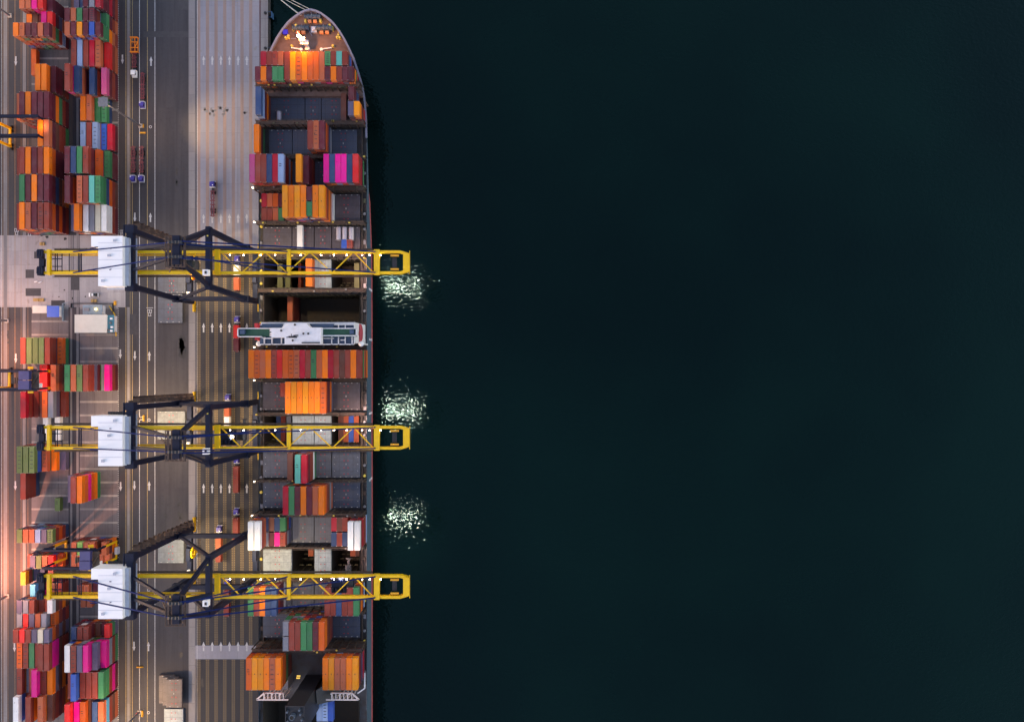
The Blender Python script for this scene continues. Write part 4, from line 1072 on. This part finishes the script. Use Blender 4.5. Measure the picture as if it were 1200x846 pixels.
# ------------------------------------------------------------------ rubber tyred yard gantries
def rtg(xr, yc, halfy, trx, label, lit=False):
    span = 23.6; ZG = 20.4; xl = xr-span
    r = empty('yard_gantry', ((xl+xr)/2, yc, 0), label, 'yard crane', 'rubber tyred yard gantries')
    ox = (xl+xr)/2
    for s in (-1, 1):
        m = MB(); m.box(xl-ox-.6, xr-ox+.6, s*halfy-.45, s*halfy+.45, ZG-1.5, ZG); m.box(xl-ox, xr-ox, s*(halfy+.8)-.3, s*(halfy+.8)+.3, ZG-1.2, ZG-1.1)
        m.build('girder', M['crane_navy'], r)
        for x in (xl-ox, xr-ox):
            m = MB(); m.beam((x, s*halfy, ZG-1.5), (x, s*halfy, 11.5), .75, .8); lg = m.build('leg', M['crane_navy'], r)
            m = MB(); m.beam((x, s*halfy, 11.5), (x, s*halfy, 2.2), .95, 1.0); m.build('lower_leg', M['crane_yellow'], lg)
            for k in (-1, 1):
                m = MB(); m.cyl((x-.35, s*halfy+k*.9, .75), (x+.35, s*halfy+k*.9, .75), .75, 14); m.build('tyre', M['tyre'], r)
    for x in (xl-ox, xr-ox):
        m = MB(); m.box(x-.45, x+.45, -halfy-.5, halfy+.5, 1.5, 2.3); m.build('sill_beam', M['crane_yellow'], r)
    m = MB(); m.box(xr-ox+.7, xr-ox+2.1, -1.6, 1.6, 2.3, 4.6); m.build('engine_housing', M['house_grey'], r)
    t = bpy.data.objects.new('trolley', None); C.objects.link(t); t.parent = r; t.location = (trx-ox, 0, 0)
    m = MB(); m.box(-2.4, 2.4, -halfy-.2, -.15, ZG+.05, ZG+2.2); m.box(-2.2, 2.4, .15, halfy+.2, ZG+.05, ZG+2.2); m.build('winch_house', plain('trolley_violet_blue', (.045,.05,.17), .5), t)
    m = MB(); m.box(2.6, 5.6, -halfy+.2, halfy-.2, ZG+.05, ZG+.25)
    for k in range(5): m.cyl((3.0+k*.55, -1.6+k*.7, ZG+.6), (3.0+k*.55, -.8+k*.7, ZG+.6), .4, 8)
    for k in range(4): m.box(-5+k*.8, -4.5+k*.8, -1.5+k*.3, 1.2, ZG+.05, ZG+.9)
    m.build('hoist_machinery', M['rust2'], t)
    m = MB(); m.box(3.0, 4.6, -halfy+.5, -halfy+2.4, ZG-4.2, ZG-1.8); m.build('operator_cab', M['house_white'], t)
    m = MB(); m.box(-1.2,1.2,-6.0,6.0,17.2,17.6); m.box(-.6,.6,-3,3,17.6,18.2); m.build('spreader', M['crane_yellow'], t)
    m = MB()
    for a in (-.8,.8):
        for b in (-2.4, 2.4): m.beam((a,b,18),(a,b,ZG), .1)
    m.build('hoist_cable', M['steel'], t)
    for a in (-.3*span, .35*span):
        m = MB(); m.box(-.35,.35,-.25,.25,-.05,.15); m.box(-.3,.3,-.2,.2,-.12,-.051,1); m.build('floodlight', [M['galv'], M['warmglow']], r, loc=(a, halfy+.75, ZG-1.0))
    return r
rtg(wx(73.2), wy(162.4), 4.2, wx(12), 'navy yard gantry with yellow lower legs, over the upper left container stacks')
rtg(wx(72.4), wy(444.2), 3.9, wx(28.5,22), 'yard gantry with violet trolley house over the left stacks, level with the bridge')
rtg(wx(138.2), wy(642.8), 3.9, wx(100,22), 'yard gantry with violet trolley house beside the southern crane machinery house')

# ------------------------------------------------------------------ hatch covers put down on the quay
def lifted(x0, x1, y0, y1, mat, label, n=1, step=.0):
    z = n*1.45; X0, X1 = wx(x0, z), wx(x1, z); Y1, Y0 = wy(y0, z), wy(y1, z)
    for k in range(n):
        mb = hatch_mesh(X1-X0, Y1-Y0, None, True, 1.3)
        o = mb.build('lifted_hatch_cover', [M[mat], M['reddot'], M['whitedot']], None, loc=((X0+X1)/2-(n-1-k)*step, (Y0+Y1)/2+(n-1-k)*.35*(1 if step else 0), .03+k*1.42))
        o['label'] = label if n == 1 else f"{label}, {['top of', 'middle of', 'bottom of'][n-1-k]} its pile"
        o['category'] = 'hatch cover'; o['group'] = 'hatch covers set down on the quay'
lifted(185, 217.2, 320.8, 343.6, 'hatch_mid', 'blue grey hatch cover on the quay right under the northern crane girder')
lifted(185, 213.6, 344.6, 378.4, 'hatch_mid', 'blue grey hatch cover on the quay below the northern crane tie beam')
lifted(184.5, 216.5, 482.0, 515.0, 'hatch_worn', 'pale worn hatch cover on the quay under the middle crane')
lifted(185, 215.0, 629.0, 659.5, 'hatch_worn', 'pale hatch cover with red marks on the quay under the southern crane')
lifted(194.5, 212.8, 796.0, 828.8, 'hatch_taupe', 'taupe hatch cover on the quay near the bottom of the photo', 3, 2.3)
lifted(192.2, 214.2, 830.6, 862.0, 'hatch_light', 'grey stained hatch cover on the quay at the bottom edge')

# ------------------------------------------------------------------ terminal tractors with chassis
def truck(px, py_cab, label, up=True, cab='cabblue', L_=15.2):
    r = empty('terminal_tractor', (wx(px,1), wy(py_cab,2), 0), label, 'truck', 'terminal tractors with trailers')
    s = -1                      # trailer runs towards -y; turned for trucks that face down
    if not up: r.rotation_euler.z = math.pi
    m = MB(); m.box(-1.0,1.0,-1.0,1.0,.9,2.9); m.box(-.95,.95,1.0,1.5,.8,1.7); c = m.build('cab', M[cab], r)
    m = MB(); m.box(-1.02,1.02,.2,1.02,1.9,2.75); m.build('windscreen', M['glass'], c)
    m = MB(); m.box(-1.22,-1.0,-1.2,1.3,.6,1.0); m.box(-1.2,1.2,1.5,1.7,.5,.9); m.box(-1.2,1.2,-1.45,-1.2,.6,2.2); m.box(.35,.75,-.8,-.3,2.9,3.1); m.build('mudguard', M['cabwhite'], c)
    m = MB(); m.box(-.55,.55,-4.6,-1.45,.7,1.1); m.cyl((0,-3.4,1.1),(0,-3.4,1.25),.55,12); m.build('tractor_frame', M['steel'], r)
    m = MB()
    for sx in (-.45, .45): m.box(sx-.13, sx+.13, -L_, -2.6, 1.28, 1.62)
    y = -3.0
    while y > -L_: m.box(-.32,.32,y-.16,y+.1,1.3,1.6); y -= 1.35
    for yy in (-3.2, -7.6, -9.4, -14.6): m.box(-1.2,1.2,yy-.22,yy+.22,1.3,1.64)
    for a, b in ((-3.4,-7.4),(-9.6,-14.2)):
        for sx in (-1, 1): m.beam((sx*.5,a,1.45),(sx*1.1,(a+b)/2,1.45),.2,.2); m.beam((sx*1.1,(a+b)/2,1.45),(sx*.5,b,1.45),.2,.2)
    m.build('trailer', M['chassis'], r)
    for yy in (.6, -3.3, -3.9+.5*0-.0, -11.6, -12.9):
        for sx in (-1, 1):
            w_ = .25 if yy > 0 else .42
            m = MB(); m.cyl((sx*(1.05-w_), yy, .5), (sx*1.05, yy, .5), .5, 12); t = m.build('wheel', M['tyre'], r)
    return r
truck(157.6, 86.0, 'white cab tractor pulling a maroon trailer that carries the orange gondola', False, 'cabwhite')
g = MB(); gx, gy = wx(157.4, 3), wy(53, 3)
for sx in (-1.7, 0.2, 1.7): g.beam((sx,-3.4,1.2),(sx,3.4,1.2),.32)
for sy in (-3.4, -1.2, 1.4, 3.4): g.beam((-2.0,sy,1.25),(1.9,sy,1.25),.34)
for sx in (-1.7, 1.7):
    for sy in (-3.4, 3.4): g.beam((sx,sy,0),(sx,sy,2.2),.22)
g.beam((-1.7,-3.4,2.2),(1.7,-3.4,2.2),.25); g.beam((-1.7,3.4,2.2),(1.7,3.4,2.2),.25); g.beam((.2,-1.2,1.4),(1.7,1.4,1.4),.3)
g.build('lifting_frame', M['orange'], None, loc=(gx, gy, 1.66), label='open orange steel lifting frame riding on the trailer of the white cab tractor', category='lifting frame')
truck(167.4, 122.6, 'tractor with purple blue cab and empty trailer parked beside the tall light mast', False)
truck(156.4, 209.0, 'tractor with empty maroon trailer, left of the side by side pair facing down', False)
truck(166.2, 209.0, 'tractor with empty maroon trailer, right of the side by side pair facing down', False)
truck(249.6, 216.2, 'tractor with empty maroon trailer alone on the pale wharf lanes', True)
TR = [(278.6,303.5,'tractor under the northern crane boom',0,''), (278.4,374.6,'tractor beside the port bridge wing, pulling a two tone red load',0,'VM'),
      (278.0,539.5,'tractor just below the middle crane, pulling one long rust load',0,'R'), (277.6,599.5,'tractor beside the white edge stack, pulling a red load',0,'R'),
      (257.6,620.0,'tractor with purple cab under the southern crane tie beam',0,'SR'), (267.6,466.0,'tractor whose cab is hidden by the middle crane side tie beam',0,'SW'), (267.0,683.5,'tractor hidden under the southern crane portal',0,'RR')]
for px, pc, lab, _, load in TR:
    truck(px, pc, lab, True)
    if not load: load = 'WS'
    x, y = wx(px, 2), wy(pc, 2)
    short = {'WS':'under northern boom','VM':'beside port bridge wing','R':None,'SR':'under southern tie beam','SW':'beside middle crane','RR':'under southern portal'}[load]
    if len(load) == 2:
        for k in range(2): cont(x, y-5.7-k*6.2, 1.66, T, load[k], f"{PAINT[load[k]][0]} short container, {['front','rear'][k]} one on trailer {short}")
    else: cont(x, y-8.8, 1.66, FT, load, f"{PAINT[load][0]} long container on trailer, {'just below middle crane' if pc < 560 else 'near white edge stack'}")
cont(wx(225.6,2.6), wy(316,2.6), 8.7, FT, 'O', 'orange container resting on the landside sill beam of the northern crane') if 0 else None

# things on the landside sill of the northern crane: cable reel
for i, c in enumerate(cranes):
    yv = YC[i]
    m = MB(); m.cyl((LSX+2.0, 1.0, 8.0), (LSX+2.7, 1.0, 8.0), 2.7, 20); m.box(LSX+1.0, LSX+2.9, .2, 1.8, 4.7, 8)
    m.build('cable_reel', M['orange'] if i == 0 else M['crane_yellow'], c)

# ------------------------------------------------------------------ light masts
def mast(px, py, label, cable=True):
    r = empty('light_mast', (wx(px), wy(py), 0), label, 'light mast', 'tall yard light masts')
    m = MB(); m.cyl((0,0,.6),(0,0,34),.48,10,.22); m.build('pole', M['galv'], r)
    m = MB(); m.cyl((0,0,34),(0,0,34.3),1.3,12,1.3)
    m.box(-2.0,2.0,-1.9,1.9,34.3,34.6)
    for k in range(4): m.beam((-2,-1.9+k*1.27,34.7),(2,-1.9+k*1.27,34.7),.12)
    m.build('head_frame', M['galv'], r)
    m = MB(); m.box(-.9,.9,-.9,.9,0,.6); m.build('base', M['concrete_base'], r)
    m = MB(); m.cyl((-.6,.1,.6),(-.6,.1,2.0),.35,8); m.build('control_box', M['red'], r)
    for k in range(8):
        a = 2*math.pi*k/8; m = MB(); m.box(-.4,.4,-.35,.35,-.1,.2); m.box(-.32,.32,-.28,.28,-.16,-.101,1); m.build('floodlight', [M['galv'], M['warmglow'] if k % 2 else M['lampglow']], r, loc=(2.1*math.cos(a), 2.1*math.sin(a), 33.95))
    return r
MASTS = [(165.2,148,'tall light mast with white square head beside the upper inner stacks'),(166,490,'light mast standing under the middle crane girder'),(163.8,834,'light mast near the bottom edge on the yard road'),
         (12,19,'light mast at the upper left corner of the yard'),(8.5,376,'light mast at the left edge beside the apron'),(9,698,'light mast at the left edge beside the lower stacks')]
for a in MASTS: mast(*a)
BLOCKS = [(168.4,148,1,4,'orange barrier block beside the upper light mast, upright one'),(167.6,156.2,7,1.6,'orange barrier block lying across the lane below the upper light mast'),
          (164.3,781,7.6,1.2,'yellow barrier bar lying across the yard road above the lowest mast'),(167.2,835.5,1.8,7,'yellow barrier block right of the lowest light mast'),(168.6,490,1.8,7,'yellow barrier block right of the mast under the middle crane'),
          (135.2,355.4,2.6,5,'small yellow box on the apron near the cream roofed shed')]
for px, py, w_, h_, lab in BLOCKS:
    w2, h2 = w_/2.47/2, h_/2.47/2
    m = MB(); m.box(-w2,w2,-h2,h2,0,.5); m.box(-w2+.12,w2-.12,-h2+.12,h2-.12,.5,.85); m.build('barrier_block', M['barrier'], None, loc=(wx(px),wy(py),LV*4), label=lab, category='barrier')

# ------------------------------------------------------------------ small buildings on the apron
def shed(x0, x1, y0, y1, h, roof, label, name='shed', walls='house_white', extra=None):
    X0, X1 = wx(x0,h), wx(x1,h); Y1, Y0 = wy(y0,h), wy(y1,h)
    r = empty(name, ((X0+X1)/2, (Y0+Y1)/2, 0), label, 'shed'); a, b = (X1-X0)/2, (Y1-Y0)/2
    m = MB(); m.box(-a+.3,a-.3,-b+.3,b-.3,.02,h-.25); m.build('wall', M[walls], r)
    m = MB(); m.box(-a,a,-b,b,h-.25,h)
    ro = m.build('roof', M[roof], r)
    m = MB(); m.box(-.5,.5,-b+.22,-b+.31,0.05,2.1); m.build('door', M['steel'], r)
    for sx in (-a*.55, a*.55):
        m = MB(); m.box(sx-.6,sx+.6,-b+.22,-b+.31,1.1,2.1); m.build('window', M['glass'], r)
    return r, ro, a, b, h
shed(55, 69.2, 358.6, 371.6, 3.2, 'blue', 'small booth with a flat bright blue roof on the apron edge', 'booth')
_, ro, a, b, h = shed(87.4, 125.2, 368.8, 390.0, 5.0, 'cream', 'long shed with a flat cream roof below the northern crane house')
_, ro, a, b, h = shed(125.4, 133.6, 369.4, 389.6, 3.6, 'tealroof', 'narrow teal roofed annex crowded with air conditioners right of the cream roof', 'annex')
for k, (dx, dy) in enumerate(((.6,2.4),(.2,.4),(.9,-1.6),(-.6,-3.0),(.7,-3.3))):
    m = MB(); m.box(dx-.5,dx+.5,dy-.45,dy+.45,h,h+.8); m.cyl((dx,dy,h+.8),(dx,dy,h+.9),.35,10); m.build('air_conditioner', M['galv'] if k % 2 else M['house_white'], ro)
_, ro, a, b, h = shed(97, 120, 357.2, 368.6, 3.4, 'bluegrey', 'blue grey flat roofed shed with a lit yellow lamp above the cream shed')
m = MB(); m.cyl((1.6,.2,h),(1.6,.2,h+.5),.3,10); m.build('roof_lamp', glow('roof_lamp_yellow', (1,.75,.2), 6), ro)
m = MB(); m.box(-4,-1.5,-.6,.8,h,h+.4); m.build('roof_panel', M['galv'], ro)
_, ro, a, b, h = shed(38, 54.6, 358.4, 367.0, 2.6, 'padconc', 'low pale roofed cabin left of the blue roofed booth', 'cabin') if 'padconc' in M else shed(38, 54.6, 358.4, 367.0, 2.6, 'cream', 'low pale roofed cabin left of the blue roofed booth', 'cabin')
shed(30, 67, 284.5, 292.0, 2.4, 'galv', 'low grey roofed store along the top of the apron', 'store') if 0 else None
# pipe racks, curbs, benches
def small(name, cat, lab, mb, mat, px, py, z=LV*3): return mb.build(name, mat, None, loc=(wx(px), wy(py), z), label=lab, category=cat)
m = MB(); m.box(-10,10,-.12,.12,0,.9); m.box(9.8,10.04,-4.2,-.13,0,.9); m.box(-10.04,-9.8,-2,-.13,0,.9); small('guard_rail', 'guard rail', 'dark guard rail round the blue grey shed', m, M['steel'], 108.5, 355.8)
m = MB(); m.beam((-2.6,6.5,.5),(0,2.4,.5),.3,.5); m.beam((0,2.4,.5),(.6,-7.5,.5),.3,.5); 
for t in ((-2.6,6.5),(0,2.4),(.6,-7.5),(.3,-2.5)): m.cyl((*t,0),(*t,1.0),.14,6)
small('bent_barrier', 'barrier', 'bent yellow barrier line right of the teal annex', m, M['crane_yellow'], 135.2, 375)
m = MB(); m.box(-.2,.2,-4.2,4.2,0,1.0); m.beam((0,4,.8),(2.4,4.6,.8),.3); m.beam((0,-4,.8),(2,-4.4,.8),.3); small('pipe_rack', 'pipe rack', 'teal grey pipe rack between the blue booth and the drain channel', m, M['bluegrey'], 74.5, 366)
for px, py, w_, lab in ((50,286,6,'yellow marked pallet stack on the upper apron slab'),(46,351.4,13,'mustard pallet row above the blue booth'),(110.6,352.6,7,'mustard pallet row below the parked car')):
    m = MB(); k = w_/2.47
    for i in range(4): m.box(-k/2+i*k/4, -k/2+(i+.85)*k/4, -.7, .7, 0, .5+.2*(i % 2))
    m.box(-k/2-.1, k/2+.1, -.75, -.55, .0, .12)
    small('pallet_stack', 'pallets', lab, m, plain('mustard_wood', (.42,.27,.10), .8), px, py)
for px, py, lab in ((42.5,330.2,'left of two small white bags lying on the apron'),(47.5,331.0,'right of two small white bags lying on the apron')):
    m = MB(); m.cyl((-.7,-.15,.25),(.7,.2,.25),.28,8,.22); small('white_bag', 'bag', lab, m, M['white'], px, py)
# car
def car(px, py):
    r = empty('parked_car', (wx(px), wy(py), 0), 'white car with a black glass rear half parked on the apron', 'car')
    m = MB()
    prof = [(-2.25,.45),(-2.25,.95),(-1.3,1.1),(1.2,1.1),(2.2,.95),(2.25,.45)]
    n = len(prof)
    for s in (0,):
        vs = [(x,-.9,z) for x,z in prof]+[(x,.9,z) for x,z in prof]
        m.raw(vs, [tuple(range(n)), tuple(reversed(range(n,2*n)))]+[(i,n+i,n+(i+1)%n,(i+1)%n) for i in range(n)])
    m.raw([(-1.35,-.8,1.1),(-1.35,.8,1.1),(1.9,.8,1.1),(1.9,-.8,1.1),(-.7,-.62,1.55),(-.7,.62,1.55),(1.2,.62,1.55),(1.2,-.62,1.55)], [(4,7,6,5)]) 
    b = m.build('body', M['cabwhite'], r)
    m = MB(); m.raw([(-1.4,-.82,1.102),(-1.4,.82,1.102),(1.95,.82,1.05),(1.95,-.82,1.05),(-.72,-.64,1.545),(-.72,.64,1.545),(1.22,.64,1.545),(1.22,-.64,1.545)], [(0,4,5,1),(1,5,6,2),(2,6,7,3),(3,7,4,0)]); m.build('glazing', M['glass'], r)
    m = MB(); m.box(.2,1.3,-.6,.6,1.556,1.60); m.build('sunroof', M['glass'], r)
    for x in (-1.4, 1.4):
        for y in (-.85, .85): m = MB(); m.cyl((x,y-.1,.33),(x,y+.1,.33),.33,12); m.build('wheel', M['tyre'], r)
car(110.8, 345.8)
# far traffic cones / drums on lanes
# trailer ring markers on the yard road
rg = MB()
for px, py in ((176.3,149),(173.9,834.6),(174.6,492),(174.3,691)):
    x, y = wx(px), wy(py)
    for k in range(12):
        a0, a1 = 2*math.pi*k/12, 2*math.pi*(k+1)/12
        rg.raw([(x+.7*math.cos(a0),y+.7*math.sin(a0),LV*6),(x+.7*math.cos(a1),y+.7*math.sin(a1),LV*6),(x+.45*math.cos(a1),y+.45*math.sin(a1),LV*6),(x+.45*math.cos(a0),y+.45*math.sin(a0),LV*6)], [(0,1,2,3)])
struct(rg, 'ring_marking', G['wpaint'])
# ------------------------------------------------------------------ camera
cam = bpy.data.cameras.new('drone_camera'); co = bpy.data.objects.new('drone_camera', cam); C.objects.link(co)
co.location = (0, 0, H); cam.sensor_width = 36; cam.lens = 36*F/1200; cam.clip_end = 9000; cam.clip_start = 1
bpy.context.scene.camera = co

# ------------------------------------------------------------------ keep the 300 containers that show largest; the rest become one object
from mathutils.bvhtree import BVHTree
bv, bf = [], []
for d in CONT:
    o = len(bv); a, b, h = d['w']/2, d['ln']/2, 2.59
    bv += [(d['x']+sx*a, d['y']+sy*b, d['z']+sz*h) for sz in (0, 1) for sy in (-1, 1) for sx in (-1, 1)]
    bf += [tuple(o+k for k in f) for f in ((0,1,3,2), (4,5,7,6), (0,1,5,4), (2,3,7,6), (0,2,6,4), (1,3,7,5))]
tree = BVHTree.FromPolygons(bv, bf)
hits = {}
for iy in range(0, 846, 2):
    for ix in range(0, 440, 2):
        d = Vector(((ix+1-CX)/F, -(iy+1-CY)/F, -1))
        loc, nrm, fi, dist = tree.ray_cast(Vector((0,0,H)), d.normalized())
        if fi is not None: hits[fi//6] = hits.get(fi//6, 0)+1
order = sorted(range(len(CONT)), key=lambda i: -hits.get(i, 0))
keep = set(order[:300])
rest = MB(); mats = [M['casting']]; midx = {}; shapes = {}
for i, d in enumerate(CONT):
    if i in keep:
        o = bpy.data.objects.new('shipping_container', get_cmesh(d['ln'], d['w'], d['c'])); C.objects.link(o)
        o.location = (d['x'], d['y'], d['z'])
        o['label'] = d['label']; o['category'] = 'container'
        o['group'] = 'shipping containers in the yard' if d['x'] < -140 else 'shipping containers aboard the ship' if d['x'] > -116.5 else 'containers on trailers'
        continue
    if d['c'] not in midx: midx[d['c']] = len(mats); mats.append(PM[d['c']])
    k = (round(d['ln'], 1), round(d['w'], 1), hits.get(i, 0) > 0)
    if k not in shapes: shapes[k] = cmesh(d['ln'], d['w']) if k[2] else MB().box(-d['w']/2, d['w']/2, -d['ln']/2, d['ln']/2, 0, 2.59)
    sh = shapes[k]; base = len(rest.v)
    rest.v += [(x+d['x'], y+d['y'], z+d['z']) for x, y, z in sh.v]
    rest.f += [tuple(base+v for v in f) for f in sh.f]
    rest.m += [0 if m else midx[d['c']] for m in sh.m]
rest.build('container_stacks', mats, None, kind='stuff')
print('containers', len(CONT), 'seen', len(hits), 'smallest kept', hits.get(order[299], 0))

# ------------------------------------------------------------------ light
sc = bpy.context.scene
w = bpy.data.worlds.new('World'); sc.world = w; w.use_nodes = True
nt = w.node_tree; bg = nt.nodes['Background']
sky = nt.nodes.new('ShaderNodeTexSky'); sky.sky_type = 'NISHITA'; sky.sun_disc = False
sky.sun_elevation = R_(9); sky.sun_rotation = R_(250); sky.altitude = 10; sky.air_density = 1.0; sky.dust_density = .6; sky.ozone_density = 1.6
L(nt, sky.outputs[0], bg.inputs[0]); bg.inputs[1].default_value = .10
sd = bpy.data.lights.new('dusk_sun', 'SUN'); so = bpy.data.objects.new('dusk_sun', sd); C.objects.link(so)
sd.energy = .12; sd.angle = R_(30); sd.color = (1, .92, .88)
so.rotation_euler = (0, R_(-60), R_(20))
def spot(x, y, z, e, col, ang=150, tilt=(0,0), size=.5, blend=1.0):
    l = bpy.data.lights.new('flood_and_fill_lamp', 'SPOT'); l.energy = e; l.color = col; l.spot_size = R_(ang); l.spot_blend = blend; l.shadow_soft_size = size
    o = bpy.data.objects.new('flood_and_fill_lamp', l); C.objects.link(o); o.location = (x, y, z); o.rotation_euler = (R_(tilt[0]), R_(tilt[1]), 0)
K = .21
for yv in YC:
    for px in (300, 352, 398): spot(wx(px,60), yv+2.9, 58.6, 11000*K, (1,.95,.80), 110)
    for px in (386, 404, 422, 440): spot(wx(px,60), yv+2.9, 58.6, 30000*K, (1,.70,.64), 44, (0, -8), size=.55)
    spot(wx(268,60), yv, 57.5, 30000*K, (1,.93,.52), 100)
    for x in (LSX, WSX): spot(x+3, yv, 19, 18000*K, (1,.92,.62), 150)
    spot(LSX-6, yv, 56, 30000*K, (1,.90,.62), 130)
for i, (px, py, _) in enumerate(MASTS):
    warm = (1,.52,.34) if i > 3 else (1,.80,.46)
    spot(wx(px), wy(py), 33.4, (16000, 60000, 60000, 12000, 30000, 50000)[i]*K, warm, 160, size=1.5)
spot(wx(9)+1, wy(698)+1, 33.0, 210000*K, (1,.42,.27), 130, (48, 0), size=1.5)  # added fill spot aimed north, imitates the lens-flare glow over the yard
spot(wx(8.5)+1, wy(376)-1, 33.0, 90000*K, (1,.46,.28), 120, (-52, 0), size=1.5)  # second added fill spot, aimed south into the same flare-like glow
spot(mx, my-1.6, FZ+16.0, 14000*K, (1,.48,.12), 165, size=.3)
spot(wx(6,17), wy(160), 17.5, 5000*K, (1,.50,.12), 160)
spot(wx(46,18.6), wy(160), 18.6, 900*K, (1,.62,.25), 160)
spot(wx(165.2)+1.5, wy(148), 33.6, 80000*K, (1,.88,.55), 50, (0, -50), size=.8)

sc.view_settings.view_transform = 'Standard'; sc.view_settings.look = 'None'; sc.view_settings.gamma = 1; sc.view_settings.use_curve_mapping = False
sc.view_settings.exposure = 2.6
sc.view_settings.use_white_balance = True; sc.view_settings.white_balance_temperature = 8400; sc.view_settings.white_balance_tint = 30
sc.cycles.use_denoising = True
sc.cycles.max_bounces = 5; sc.cycles.diffuse_bounces = 3; sc.cycles.glossy_bounces = 2
sc.cycles.sample_clamp_indirect = 4
